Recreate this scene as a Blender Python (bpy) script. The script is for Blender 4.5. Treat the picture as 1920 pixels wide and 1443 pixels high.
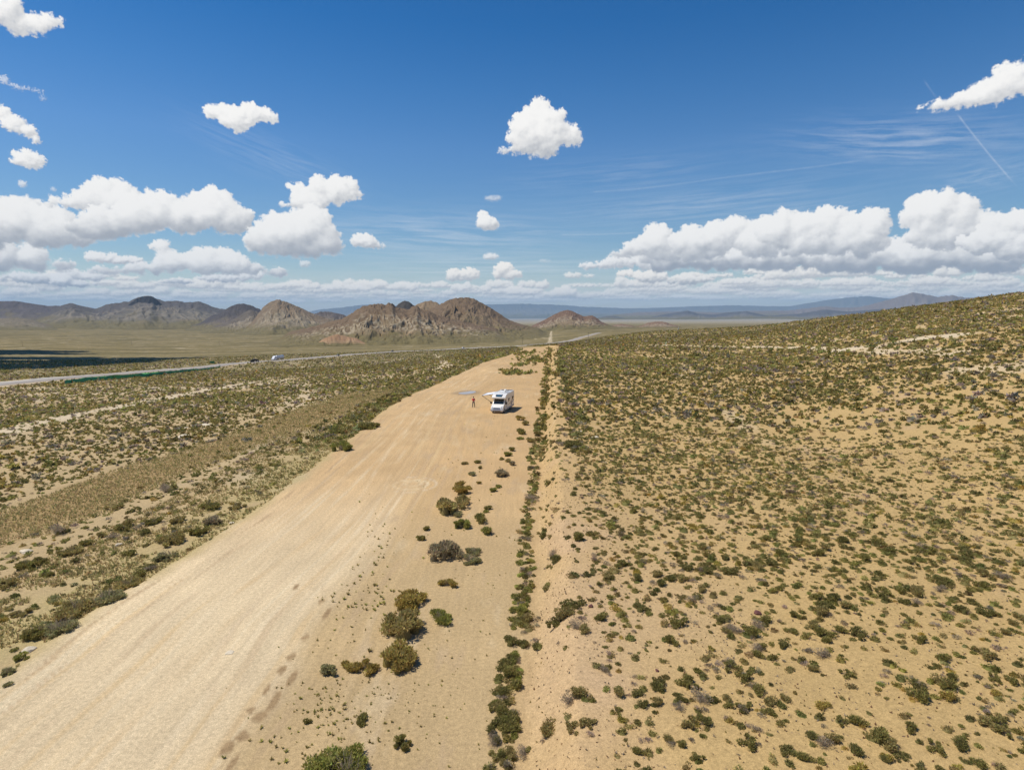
import bpy, bmesh, math, random
import numpy as np
from mathutils import Vector, Matrix
R = math.radians
scene = bpy.context.scene
root_col = scene.collection
for o in list(bpy.data.objects): bpy.data.objects.remove(o)

# ------------------------------------------------------------------ camera
CAM_H = 16.0
F0 = 1119.0                      # focal length in photo pixels (1920 wide)
PITCH = R(6.95)
cam_d = bpy.data.cameras.new('camera'); cam = bpy.data.objects.new('camera', cam_d); root_col.objects.link(cam)
cam.location = (0, 0, CAM_H); cam.rotation_euler = (R(90)-PITCH, 0, 0)
cam_d.sensor_width = 36; cam_d.lens = 36*F0/1920; cam_d.clip_start = 0.3; cam_d.clip_end = 200000
scene.camera = cam
scene.render.resolution_x = 1024; scene.render.resolution_y = 769

# ------------------------------------------------------------------ light and exposure
SUN_EL = 62.0
SUN_AZ = -84.0                   # degrees from +Y towards +X: the sun stands to the left
SUN_STR = 4.2
SKY_STR = 0.11
EXPOSURE = 0.10
HAZE_DENS = 1.8e-5
sun_dir = Vector((math.sin(R(SUN_AZ))*math.cos(R(SUN_EL)), math.cos(R(SUN_AZ))*math.cos(R(SUN_EL)), math.sin(R(SUN_EL))))
sl = bpy.data.lights.new('sun', 'SUN'); sl.energy = SUN_STR; sl.angle = R(0.5); sl.color = (1, .955, .88)
so = bpy.data.objects.new('sun', sl); root_col.objects.link(so); so.location = (-60, 30, 120)
so.rotation_euler = sun_dir.to_track_quat('Z', 'Y').to_euler()
vs = scene.view_settings; scene.display_settings.display_device = 'sRGB'
vs.view_transform = 'Standard'; vs.look = 'None'; vs.exposure = EXPOSURE; vs.gamma = 1; vs.use_curve_mapping = False

# ------------------------------------------------------------------ noise and ray helpers
def pix_dir(px,py):
    px=np.asarray(px,float); py=np.asarray(py,float)
    a=(px-960)/F0; b=-(py-721.5)/F0
    d=np.stack([a+0*b, math.cos(PITCH)+b*math.sin(PITCH)+0*a, -math.sin(PITCH)+b*math.cos(PITCH)+0*a],-1)
    return d/np.linalg.norm(d,axis=-1,keepdims=True)
def _h(ix,iy,s):
    n=(ix.astype(np.int64)*374761393+iy.astype(np.int64)*668265263+s*2147483629)&0x7fffffff
    n=((n^(n>>13))*1274126177)&0x7fffffff
    n=((n^(n>>15))*2246822519)&0x7fffffff
    return (n^(n>>16))&0x7fffffff
def pn(x,y,s=0):
    "gradient noise, about -1..1"
    xf=np.floor(x); yf=np.floor(y); ix=xf.astype(np.int64); iy=yf.astype(np.int64)
    u=x-xf; v=y-yf; fu=u*u*u*(u*(u*6-15)+10); fv=v*v*v*(v*(v*6-15)+10)
    def g(i,j,a,b):
        t=_h(i,j,s)*(2*math.pi/0x7fffffff); return np.cos(t)*a+np.sin(t)*b
    n0=g(ix,iy,u,v)*(1-fu)+g(ix+1,iy,u-1,v)*fu
    n1=g(ix,iy+1,u,v-1)*(1-fu)+g(ix+1,iy+1,u-1,v-1)*fu
    return (n0*(1-fv)+n1*fv)*1.5
def fbm(x,y,o=4,s=0,gain=.5):
    r=0;a=1;t=0
    for i in range(o):
        r=r+a*pn(x*2**i+17.3*i,y*2**i-9.1*i,s+i); t+=a; a*=gain
    return r/t
def ss(a,b,x):
    t=np.clip((x-a)/(b-a),0,1); return t*t*(3-2*t)
def blur(a,r):
    r=int(max(1,r))
    for _ in range(2):
        for ax in (0,1):
            p=[(0,0),(0,0)]; p[ax]=(r+1,r)
            c=np.cumsum(np.pad(a,p,mode='edge'),axis=ax)
            n=a.shape[ax]
            a=(np.take(c,range(2*r+1,2*r+1+n),axis=ax)-np.take(c,range(0,n),axis=ax))/(2*r+1)
    return a
PPD=22.0; A0,A1,E0,E1=-50.0,50.0,-3.0,41.0
W_,H_=int((A1-A0)*PPD),int((E1-E0)*PPD)
def to_uv(px,py):
    d=pix_dir(px,py); az=np.degrees(np.arctan2(d[...,0],d[...,1])); el=np.degrees(np.arcsin(d[...,2]))
    return (az-A0)*PPD,(el-E0)*PPD
def cloud_picture():
    rng=np.random.default_rng(7)
    U,V=np.meshgrid(np.arange(W_)+.5,np.arange(H_)+.5); rgb=np.zeros((H_,W_,3)); alp=np.zeros((H_,W_))
    L=np.array([-.50,.72,.48]); L/=np.linalg.norm(L)
    def cloud(lobes,base=None,dens=1.0,soft=1.0,dark=.5,seed=0,tint=(1,1,1),fluff=1.0,opac=1.0):
        # lobes in photo pixels -> picture coords
        Ls=[]
        for (cx,cy,rx,ry) in lobes:
            u,v=to_uv(cx,cy); ux,_=to_uv(cx+rx,cy); _,vy=to_uv(cx,cy-ry); Ls.append((float(u),float(v),abs(float(ux-u)),abs(float(vy-v))))
        m=max(l[2] for l in Ls); mm=max(l[3] for l in Ls)
        x0=int(max(0,min(l[0]-l[2] for l in Ls)-.6*mm-8)); x1=int(min(W_,max(l[0]+l[2] for l in Ls)+.6*mm+8))
        y0=int(max(0,min(l[1]-l[3] for l in Ls)-.6*mm-8)); y1=int(min(H_,max(l[1]+l[3] for l in Ls)+.6*mm+8))
        if x1-x0<4 or y1-y0<4: return
        X,Y=np.meshgrid(np.arange(x0,x1)+.5,np.arange(y0,y1)+.5)
        k=1/max(mm,5)
        s=seed*31+5
        wa=mm*.30*fluff
        Xw=X+wa*fbm(X*k*1.3,Y*k*1.3,5,s)+wa*.35*fbm(X*k*5,Y*k*5,3,s+40); Yw=Y+wa*.8*fbm(X*k*1.3+50,Y*k*1.3,5,s+9)+wa*.35*fbm(X*k*5,Y*k*5+30,3,s+60)
        Z=np.full(X.shape,-1e3); NX=np.zeros(X.shape); NY=np.zeros(X.shape)
        ymin=min(l[1]-l[3] for l in Ls); ymax=max(l[1]+l[3] for l in Ls)
        bys=[float(to_uv(c[0],base)[1]) for c in lobes]
        us=np.array([l[0] for l in Ls]); o=np.argsort(us); BY=np.interp(X[0],us[o],np.array(bys)[o])[None,:]
        for (u,v,rx,ry),by in zip(Ls,bys):
            n=int(26+ 0.9*rx*ry/max(6,.04*mm*mm))
            n=min(n,150)
            for q in range(n):
                a=rng.uniform(0,2*math.pi); rr=math.sqrt(rng.uniform(0,1))*.86
                px=u+rx*rr*math.cos(a); py=v+ry*rr*math.sin(a)
                edge=1-rr
                r=ry*rng.uniform(.16,.30)*(1+1.3*edge)
                r=min(r,max(rx,ry)*.6)
                if py-r<by: py=by+r*.75
                zc=math.sqrt(max(0,1-rr*rr))*ry*.9
                i0=max(0,int(py-r*1.6-y0));i1=min(Z.shape[0],int(py+r*1.6-y0)+2);j0=max(0,int(px-r*1.6-x0));j1=min(Z.shape[1],int(px+r*1.6-x0)+2)
                if i1<=i0 or j1<=j0: continue
                dx=(Xw[i0:i1,j0:j1]-px)/r; dy=(Yw[i0:i1,j0:j1]-py)/r
                d2=dx*dx+dy*dy; hgt=np.sqrt(np.clip(1-d2,0,1)); z=np.where(d2<1,zc+r*hgt,-1e3)
                b=z>Z[i0:i1,j0:j1]
                Z[i0:i1,j0:j1][b]=z[b]; NX[i0:i1,j0:j1][b]=dx[b]; NY[i0:i1,j0:j1][b]=dy[b]
        M=(Z>-500).astype(float)
        Zs=np.where(M>0,Z,0)
        rb=max(1,mm*.05)
        det=fbm(X*k*6,Y*k*6,4,s+80,.6)
        wis=fbm(X*k*1.6,Y*k*2.0,3,s+90)
        big=fbm(X*k*2.6,Y*k*3.0,6,s+95,.62)
        Mb=blur(M,max(2,.13*mm)); hr0=np.clip((Y-BY)/max(ymax-float(BY.mean()),1),0,1)
        wd=.38+.28*(soft-.6)+.22*np.clip(1-hr0*2.2,0,1)
        edg=fbm(X*k*3.4,Y*k*3.6,7,s+97,.68)
        al=ss(.26,.26+wd,Mb+1.5*(.65*edg+.5*big)*(.55+.45*soft)*np.clip(4*Mb*(1.05-Mb),0,1))
        # crevices
        Zb=blur(Zs,max(1,mm*.10))/np.maximum(blur(M,max(1,mm*.10)),.05)
        occ=np.clip((Zs-Zb)/(mm*.25),-1,1)
        G1=blur(Zs,max(1,mm*.085)); gy,gx=np.gradient(G1)
        G2=blur(Zs,max(1,mm*.22)); hy,hx=np.gradient(G2)
        nx=-gx*.30-hx*.9; ny=-gy*.30-hy*.9; nz=1.0
        nn=np.sqrt(nx*nx+ny*ny+1); lam=(nx*L[0]+ny*L[1]+L[2])/nn
        hrel=np.clip((Y-BY)/max(ymax-float(BY.mean()),1),0,1)
        und=np.clip(1-hrel*1.9+.45*wis+.2*big,0,1)*ss(.3,.95,Mb)   # grey underside where it is thick
        sh=.70+.32*np.clip(lam,-.3,1)+.06*blur(occ,max(1,mm*.03))+.16*big+.05*det
        sh=np.clip(sh,.3,1.0)
        sh=sh*(1-dark*und*.62)
        c=np.empty(X.shape+(3,))
        g=np.clip(sh,0,1)
        lit=np.array([.97,.955,.93])*1.0; dk=np.array([.36,.385,.43])
        t=ss(.22,.97,g)[...,None]
        c=(dk*(1-t)+lit*t)*np.array(tint)
        a=al*opac*dens; a=np.clip(a,0,1)
        R=rgb[y0:y1,x0:x1]; A=alp[y0:y1,x0:x1]
        an=a+A*(1-a)
        R[:]=(c*a[...,None]+R*(A*(1-a))[...,None])/np.maximum(an,1e-5)[...,None]; A[:]=an
    # thin high cirrus, as a veil
    U,V=np.meshgrid(np.arange(W_)+.5,np.arange(H_)+.5)
    def veil(cx,cy,rx,ry,a,ang,fr=1.0,seed=0):
        u,v=to_uv(cx,cy); ux,_=to_uv(cx+rx,cy); _,vy=to_uv(cx,cy-ry); sx=abs(ux-u); sy=abs(vy-v)
        ca,sa=math.cos(ang),math.sin(ang)
        X=((U-u)*ca+(V-v)*sa)/sx; Y=(-(U-u)*sa+(V-v)*ca)/sy
        m=np.exp(-2.2*(X*X+Y*Y))
        n=fbm(X*2.2*fr,Y*7*fr+.8*fbm(X*2,Y*2,3,seed+5),5,seed,.6)
        al=a*m*np.clip(.35+1.3*n,0,1)
        A=alp; an=al+A*(1-al)
        rgb[:]=(np.array([.86,.88,.92])*al[...,None]+rgb*(A*(1-al))[...,None])/np.maximum(an,1e-5)[...,None]; alp[:]=an
    veil(1700,265,330,60,.34,-.12,1,3); veil(830,440,330,60,.38,-.02,1,5); veil(1300,385,420,45,.26,.05,1,8)
    veil(900,505,420,40,.42,0,1,9); veil(520,300,200,50,.16,-.3,1,11); veil(1150,330,300,50,.12,.05,1,13); veil(1450,410,200,25,.3,.1,1,15); veil(1850,330,150,40,.25,.1,1,17)
    def streak(x0,y0,x1,y1,w,a):
        (u0,v0),(u1,v1)=[tuple(map(float,to_uv(*p))) for p in ((x0,y0),(x1,y1))]
        l=math.hypot(u1-u0,v1-v0); tx,ty=(u1-u0)/l,(v1-v0)/l
        s=(U-u0)*tx+(V-v0)*ty; d=-(U-u0)*ty+(V-v0)*tx+1.5*np.sin(s/60)
        al=a*np.exp(-(d/w)**2)*ss(-3,10,s)*ss(l+8,l-25,s)*(.7+.5*fbm(s/14,d/6,3,77))
        al=np.clip(al,0,1); A=alp; an=al+A*(1-al)
        rgb[:]=(np.array([.9,.92,.95])*al[...,None]+rgb*(A*(1-al))[...,None])/np.maximum(an,1e-5)[...,None]; alp[:]=an
    streak(1795,214,1905,345,1.1,.30); streak(1732,150,1762,190,1.2,.12); streak(1110,360,1620,298,1.3,.14); streak(1050,440,1200,435,1.5,.2)
    # low pale band of distant cloud
    el=V/PPD+E0
    band=.80*np.exp(-((el-.9)/1.9)**2)*np.clip(.75+.5*fbm(U/70,V/9,4,21),0,1)
    an=band+alp*(1-band); rgb[:]=(np.array([.86,.88,.88])*band[...,None]+rgb*(alp*(1-band))[...,None])/np.maximum(an,1e-5)[...,None]; alp[:]=an
    # rows of distant cumulus, the farther the lower and smaller
    sd=100
    def row(xa,xb,y,n,rx,ry,dark=.5,tint=(1,.98,.95),op=.9):
        nonlocal sd
        xs=np.linspace(xa,xb,n)+rng.uniform(-.5,.5,n)*(xb-xa)/n
        for x in rng.permutation(xs):
            sd+=1; w=rx*rng.uniform(.5,1.4); hh=ry*rng.uniform(.6,1.3); yy=y+rng.uniform(-.5,.5)*ry
            lb=[(x+w*rng.uniform(-.6,.6),yy-hh*rng.uniform(0,.6),w*rng.uniform(.3,.6),hh*rng.uniform(.4,.9)) for _ in range(4)]+[(x,yy,w,hh*.6)]
            cloud(lb,base=yy+hh*.45,dark=dark,seed=sd,tint=tint,opac=op,soft=1.0)
    far=(1.10,1.06,1.0)
    row(-100,1100,563,34,42,6,.3,(1.1,1.08,1.05),.8); row(950,2050,560,30,50,6,.3,(1.1,1.08,1.05),.8)
    row(-60,620,556,17,42,8,.34,far,.85); row(560,1050,556,16,30,7,.34,far,.75); row(1050,2000,551,22,55,9,.34,far,.75)
    row(-60,620,546,13,45,9,.38,far,.9); row(600,1010,548,13,30,9,.38,far,.9); row(1130,2000,541,15,60,10,.38,far,.85)
    row(-60,560,535,14,48,10,.38,far,.95); row(640,1010,537,12,26,9,.38,far,.9); row(370,700,540,14,32,9,.38,far,.9); row(1180,1990,529,15,60,12,.4,far,.9)
    row(-60,240,522,8,45,10,.4,far,.95); row(600,900,540,8,24,9,.34,far,.9); row(1350,1990,517,10,60,11,.4,far,.95)
    C=cloud
    C([(1060,548,25,13),(1045,553,35,8),(1090,557,35,6)],560,seed=1,tint=far,opac=.95)
    C([(985,548,30,8),(965,545,20,10)],558,seed=2,tint=far)
    C([(170,518,30,10),(60,522,70,12),(130,512,25,12)],532,seed=3,dark=.8)
    C([(115,525,24,14),(150,535,40,9)],538,seed=4,dark=.9)
    C([(420,522,55,9),(330,530,40,8),(470,515,30,10)],532,seed=5,dark=.8)
    C([(30,478,60,24),(-20,480,50,40),(75,495,40,16),(120,498,28,12)],512,seed=6,dark=.9)
    C([(190,482,38,11),(240,490,50,10)],496,seed=7)
    C([(210,508,60,10),(280,503,60,14),(330,490,40,18),(385,490,45,26),(430,495,50,22),(475,505,35,13),(300,465,22,15),(420,478,25,16),(520,512,20,12)],520,seed=8,dark=.65)
    C([(95,425,60,42),(30,415,60,42),(-20,420,40,45),(130,438,60,26),(60,395,40,25)],465,seed=9,dark=.7)
    C([(160,375,45,22),(200,360,45,30),(225,375,45,35),(110,378,60,12)],420,seed=10,dark=.35,soft=1.4)
    C([(200,418,60,32),(260,402,55,38),(300,392,40,36),(345,405,50,34),(400,395,60,40),(430,410,50,30),(160,430,40,20)],447,seed=11,dark=.75)
    C([(545,385,30,8),(600,350,35,20),(560,352,30,12),(640,355,42,26),(580,380,40,22),(610,368,60,18)],400,seed=12,dark=.35,soft=1.2)
    C([(500,445,40,34),(530,440,50,40),(580,425,42,42),(600,450,45,35),(560,460,70,25),(632,440,14,12)],484,seed=13,dark=.8)
    C([(672,450,15,13),(690,452,18,14),(708,461,18,7)],466,seed=14,dark=.5)
    C([(914,418,24,14),(905,402,10,8)],432,seed=15,dark=.4); C([(925,372,22,6)],378,seed=16,opac=.5,soft=1.6)
    C([(920,481,17,7)],487,seed=17,opac=.85); C([(850,515,16,12),(880,513,22,12),(865,520,30,8)],528,seed=18,tint=far); C([(945,503,18,13),(960,515,22,10),(935,515,15,8)],527,seed=19,tint=far)
    C([(572,495,12,7)],501,seed=20,opac=.7); C([(1075,516,20,7),(1105,517,14,4)],522,seed=21,opac=.8,tint=far); C([(1020,489,16,4)],493,seed=22,opac=.35)
    C([(1220,518,40,12),(1290,525,50,10),(1180,512,30,8)],535,seed=23,dark=.8,tint=far)
    C([(1120,497,50,9),(1170,488,50,14),(1230,490,60,18)],507,seed=24,dark=.4,soft=1.5)
    C([(1330,482,120,25),(1250,478,60,30),(1450,480,130,28),(1600,478,140,36),(1750,475,140,42),(1880,480,120,40)],512,seed=26,dark=1.15)
    C([(1232,450,32,32),(1200,465,40,20),(1250,470,50,22),(1165,475,30,9)],493,seed=25,dark=.6)
    C([(1300,455,50,32),(1350,440,42,30),(1385,428,32,24),(1430,450,60,34),(1320,470,60,20)],490,seed=27,dark=.6)
    C([(1460,430,42,34),(1500,425,40,30),(1550,420,50,32),(1590,430,45,30),(1640,420,34,30),(1600,455,80,28),(1510,455,70,28)],492,seed=28,dark=.75)
    C([(1760,395,48,40),(1720,400,36,32),(1800,405,46,34),(1840,420,40,24),(1770,440,90,28)],480,seed=29,dark=.55)
    C([(1880,420,50,22),(1930,415,50,28),(1850,450,70,26),(1910,465,60,26)],500,seed=30,dark=.8)
    C([(1900,150,52,38),(1950,120,50,38),(1850,175,55,26),(1800,188,42,18),(1765,196,34,13),(1733,201,18,7)],235,seed=31,dark=.3,soft=1.8,fluff=.8)
    C([(1008,208,22,26),(988,238,34,32),(1030,232,38,34),(1010,256,64,32),(1068,254,30,20),(955,282,24,10),(1015,286,32,14)],308,seed=45,dark=.50,soft=1.4,fluff=.75)
    C([(408,210,28,16),(445,222,38,24),(470,212,34,20),(500,218,24,15),(450,238,22,12)],270,seed=33,dark=.2,soft=1.5,fluff=1.3)
    C([(0,15,40,42),(35,45,40,24),(75,45,34,18),(98,36,24,14)],95,seed=34,dark=.25,soft=1.8,fluff=1.2)
    C([(8,212,18,14),(25,232,28,16),(50,245,24,14),(68,262,12,10)],290,seed=35,dark=.2,soft=1.8,fluff=1.3)
    C([(52,298,34,18),(40,306,22,10)],330,seed=36,dark=.2,soft=1.6,fluff=1.2)
    C([(8,150,12,9),(35,163,26,6),(70,170,18,4),(80,185,10,4)],200,seed=37,dark=.1,soft=2.5,opac=.6); C([(42,345,9,7)],355,seed=38,opac=.7,dark=.1); C([(100,355,6,4)],362,seed=39,opac=.5,dark=.1)
    return rgb,alp

# ------------------------------------------------------------------ the sky
world = bpy.data.worlds.new('World'); scene.world = world; world.use_nodes = True
def build_world():
    nt = world.node_tree; nt.nodes.clear(); N = nt.nodes.new; L = nt.links.new
    out = N('ShaderNodeOutputWorld'); bg = N('ShaderNodeBackground'); L(bg.outputs[0], out.inputs[0])
    sky = N('ShaderNodeTexSky'); sky.sky_type = 'NISHITA'; sky.sun_disc = False
    sky.sun_elevation = R(SUN_EL); sky.sun_rotation = R(SUN_AZ)
    sky.altitude = 1500; sky.air_density = 1.0; sky.dust_density = .6; sky.ozone_density = 3.0
    hs = N('ShaderNodeHueSaturation'); hs.inputs['Saturation'].default_value = SKY_SAT; hs.inputs['Value'].default_value = SKY_VAL
    hs.inputs['Hue'].default_value = .5
    L(sky.outputs[0], hs.inputs['Color'])
    tc = N('ShaderNodeTexCoord'); sx = N('ShaderNodeSeparateXYZ'); L(tc.outputs['Generated'], sx.inputs[0])
    def math_(op, a, b=None):
        m = N('ShaderNodeMath'); m.operation = op
        for i, v in enumerate((a, b)):
            if v is None: continue
            if isinstance(v, (int, float)): m.inputs[i].default_value = v
            else: L(v, m.inputs[i])
        return m.outputs[0]
    az = math_('ARCTAN2', sx.outputs[0], sx.outputs[1]); el = math_('ARCSINE', sx.outputs[2])
    u = math_('MULTIPLY', math_('SUBTRACT', az, R(A0)), 1/R(A1-A0)); v = math_('MULTIPLY', math_('SUBTRACT', el, R(E0)), 1/R(E1-E0))
    inr = math_('MULTIPLY', math_('GREATER_THAN', v, .004), math_('LESS_THAN', v, .996))
    cx = N('ShaderNodeCombineXYZ'); L(u, cx.inputs[0]); L(v, cx.inputs[1])
    rp = N('ShaderNodeValToRGB'); L(sx.outputs[2], rp.inputs[0]); e = rp.color_ramp.elements
    stops = [(0.0, (.98,.88,.74)), (.08, (1.0,.90,.80)), (.25, (.92,.95,.97)), (.33, (.62,.87,.96)), (.41, (.33,.76,.92)), (.60, (.16,.60,.80)), (1, (.14,.56,.78))]
    e[0].position, e[0].color = stops[0][0], (*stops[0][1], 1); e[1].position, e[1].color = 1, (*stops[-1][1], 1)
    for p, c in stops[1:-1]: q = e.new(p); q.color = (*c, 1)
    gm = N('ShaderNodeMix'); gm.data_type = 'RGBA'; gm.blend_type = 'MULTIPLY'; gm.inputs[0].default_value = 1; L(hs.outputs[0], gm.inputs[6]); L(rp.outputs[0], gm.inputs[7])
    rgb, alp = cloud_picture()
    im = bpy.data.images.new('clouds', W_, H_, alpha=True, float_buffer=True)
    im.colorspace_settings.name = 'Non-Color'; im.alpha_mode = 'CHANNEL_PACKED'
    buf = np.ones((H_, W_, 4), np.float32); buf[..., :3] = rgb*CLOUD_GAIN/SKY_STR; buf[..., 3] = alp
    im.pixels.foreach_set(buf.ravel()); im.update()
    tx = N('ShaderNodeTexImage'); tx.image = im; tx.extension = 'MIRROR'; tx.interpolation = 'Linear'; L(cx.outputs[0], tx.inputs[0])
    mx = N('ShaderNodeMix'); mx.data_type = 'RGBA'
    L(math_('MULTIPLY', tx.outputs['Alpha'], inr), mx.inputs[0]); L(gm.outputs[2], mx.inputs[6]); L(tx.outputs['Color'], mx.inputs[7])
    L(mx.outputs[2], bg.inputs[0]); bg.inputs[1].default_value = SKY_STR
SKY_SAT = 1.25; SKY_VAL = 1.0; CLOUD_GAIN = .95
build_world()
# ------------------------------------------------------------------ object helpers
def tag(o, label=None, cat=None, group=None, kind=None):
    if label: o['label'] = label
    if cat: o['category'] = cat
    if group: o['group'] = group
    if kind: o['kind'] = kind
    return o
def link(o, parent=None):
    root_col.objects.link(o)
    if parent is not None: o.parent = parent
    return o
def empty(name, loc, rz=0):
    o = bpy.data.objects.new(name, None); o.empty_display_size = .3; root_col.objects.link(o); o.location = loc; o.rotation_euler = (0, 0, rz); return o
def mesh_np(name, V, faces, mat, col=None, smooth=False, extra=None):
    "V (n,3); faces (m,k) of one size"
    me = bpy.data.meshes.new(name); V = np.asarray(V, np.float32); faces = np.asarray(faces, np.int32); k = faces.shape[1]
    me.vertices.add(len(V)); me.vertices.foreach_set('co', V.ravel())
    me.loops.add(faces.size); me.loops.foreach_set('vertex_index', faces.ravel())
    me.polygons.add(len(faces)); me.polygons.foreach_set('loop_start', np.arange(0, faces.size, k, dtype=np.int32))
    me.polygons.foreach_set('loop_total', np.full(len(faces), k, np.int32))
    if smooth: me.polygons.foreach_set('use_smooth', np.ones(len(faces), bool))
    me.update(calc_edges=True)
    if col is not None:
        a = me.color_attributes.new('col', 'FLOAT_COLOR', 'POINT'); c = np.ones((len(V), 4), np.float32); c[:, :3] = col; a.data.foreach_set('color', c.ravel())
    for nm, arr in (extra or {}).items():
        a = me.attributes.new(nm, 'FLOAT', 'POINT'); a.data.foreach_set('value', np.asarray(arr, np.float32).ravel())
    me.materials.append(mat)
    return bpy.data.objects.new(name, me)

def new_mat(name):
    m = bpy.data.materials.new(name); m.use_nodes = True; nt = m.node_tree; b = nt.nodes['Principled BSDF']; return m, nt, b
def simple(name, col, rough=.6, metal=0, noise=0, nscale=8, spec=.5, coat=0):
    m, nt, b = new_mat(name); b.inputs['Roughness'].default_value = rough; b.inputs['Metallic'].default_value = metal
    b.inputs['Specular IOR Level'].default_value = spec; b.inputs['Coat Weight'].default_value = coat
    n = nt.nodes.new('ShaderNodeTexNoise'); n.inputs['Scale'].default_value = nscale; n.inputs['Detail'].default_value = 4
    tc = nt.nodes.new('ShaderNodeTexCoord'); nt.links.new(tc.outputs['Object'], n.inputs['Vector'])
    mr = nt.nodes.new('ShaderNodeMapRange'); mr.inputs[3].default_value = 1-noise; mr.inputs[4].default_value = 1+noise; mr.inputs[1].default_value = .3; mr.inputs[2].default_value = .7
    nt.links.new(n.outputs['Fac'], mr.inputs[0])
    v = nt.nodes.new('ShaderNodeVectorMath'); v.operation = 'SCALE'; v.inputs[0].default_value = col; nt.links.new(mr.outputs[0], v.inputs['Scale'])
    nt.links.new(v.outputs[0], b.inputs['Base Color'])
    return m

# ------------------------------------------------------------------ terrain heights
def tanE(px, py):
    d = pix_dir(px, py); return float(d[2]/math.hypot(d[0], d[1]))
def az_of(px): return math.atan((px-960)*math.cos(PITCH)/F0)
# each column: azimuth of a photo column; (distance, 'z', height) or (distance, 'p', photo row where that ground shows)
COLS = [
 (-500, [(5,'z',0),(32,'z',0),(300,'p',760),(700,'p',700),(1500,'p',660),(4000,'p',632),(9000,'p',612),(60000,'p',606)]),
 (0,    [(5,'z',0),(38,'z',0),(300,'p',724),(700,'p',686),(1500,'p',658),(4000,'p',630),(8000,'p',610),(60000,'p',603)]),
 (300,  [(5,'z',0),(50,'z',0),(400,'p',698),(800,'p',676),(1800,'p',653),(4500,'p',628),(8000,'p',610),(60000,'p',602)]),
 (500,  [(5,'z',0),(70,'z',0),(520,'p',680),(950,'p',664),(2000,'p',648),(4500,'p',625),(8000,'p',609),(60000,'p',601)]),
 (750,  [(5,'z',0),(115,'z',0),(720,'p',662),(1500,'p',649),(2500,'p',637),(5000,'p',616),(9000,'p',606),(60000,'p',599)]),
 (900,  [(5,'z',0),(200,'z',0),(900,'p',652.5),(2000,'p',640),(3500,'p',624),(7000,'p',608),(20000,'p',600),(60000,'p',597)]),
 (985,  [(5,'z',0),(255,'z',0),(1000,'p',647),(2000,'p',638),(3500,'p',623),(7000,'p',610),(20000,'p',600),(60000,'p',596)]),
 (1060, [(5,'z',0),(260,'z',0),(420,'p',646),(1150,'p',641),(2200,'p',628),(4000,'p',614),(8000,'p',607),(20000,'p',600),(60000,'p',595)]),
 (1200, [(5,'z',0),(200,'z',0),(420,'p',633),(620,'p',624),(1300,'p',625),(2500,'p',620),(5000,'p',612),(9000,'p',606),(20000,'p',599),(60000,'p',594)]),
 (1330, [(5,'z',0),(120,'z',.3),(300,'p',640),(600,'p',616.5),(1300,'p',622),(2500,'p',618),(5000,'p',612),(9000,'p',606),(20000,'p',599),(60000,'p',593)]),
 (1440, [(5,'z',0),(90,'z',.3),(250,'p',643),(520,'p',609),(1200,'p',622),(2500,'p',618),(5000,'p',612),(9000,'p',606),(20000,'p',598),(60000,'p',592)]),
 (1560, [(5,'z',0),(70,'z',.3),(200,'p',650),(470,'p',593.5),(1200,'p',620),(9000,'p',606),(60000,'p',592)]),
 (1690, [(5,'z',0),(60,'z',.3),(180,'p',640),(430,'p',579),(1200,'p',620),(9000,'p',606),(60000,'p',592)]),
 (1810, [(5,'z',0),(55,'z',.3),(160,'p',640),(400,'p',565.5),(1200,'p',620),(9000,'p',606),(60000,'p',592)]),
 (1920, [(5,'z',0),(50,'z',.3),(150,'p',638),(380,'p',552),(1200,'p',620),(9000,'p',606),(60000,'p',592)]),
 (2500, [(5,'z',0),(45,'z',.3),(140,'p',640),(350,'p',500),(1200,'p',600),(9000,'p',600),(60000,'p',592)]),
]
NU = 500; U0, U1 = math.log(4.0), math.log(70000.0)
_u = np.linspace(U0, U1, NU); _r = np.exp(_u)
_tab = []
for px, pts in COLS:
    D = np.array([p[0] for p in pts], float)
    t = np.array([(p[2]-CAM_H)/p[0] if p[1] == 'z' else tanE(px, p[2]) for p in pts])
    zz = CAM_H + D*t
    # interpolate heights between near points and angles between far ones
    tz = (np.interp(_r, D, zz)-CAM_H)/_r
    ta = np.interp(_u, np.log(D), t)
    w = ss(math.log(250), math.log(700), _u)
    row = tz*(1-w)+ta*w
    k = np.hanning(11); k /= k.sum()
    sm = np.convolve(np.pad(row, 5, mode='edge'), k, mode='valid')
    w2 = ss(math.log(60), math.log(150), _u)
    _tab.append(row*(1-w2)+sm*w2)
_tab = np.array(_tab); _ca = np.array([az_of(c[0]) for c in COLS])
_caz = np.linspace(-.95, .95, 400)
def _cat(x):      # smooth interpolation across the columns
    i = int(np.clip(np.searchsorted(_ca, x)-1, 0, len(_ca)-2)); i0, i3 = max(i-1, 0), min(i+2, len(_ca)-1)
    h = _ca[i+1]-_ca[i]; t = min(max((x-_ca[i])/h, 0), 1)
    m0 = (_tab[i+1]-_tab[i0])/(_ca[i+1]-_ca[i0])*h; m1 = (_tab[i3]-_tab[i])/(_ca[i3]-_ca[i])*h
    return (2*t**3-3*t*t+1)*_tab[i]+(t**3-2*t*t+t)*m0+(-2*t**3+3*t*t)*_tab[i+1]+(t**3-t*t)*m1
_T2 = np.array([_cat(x) for x in _caz])
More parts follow.
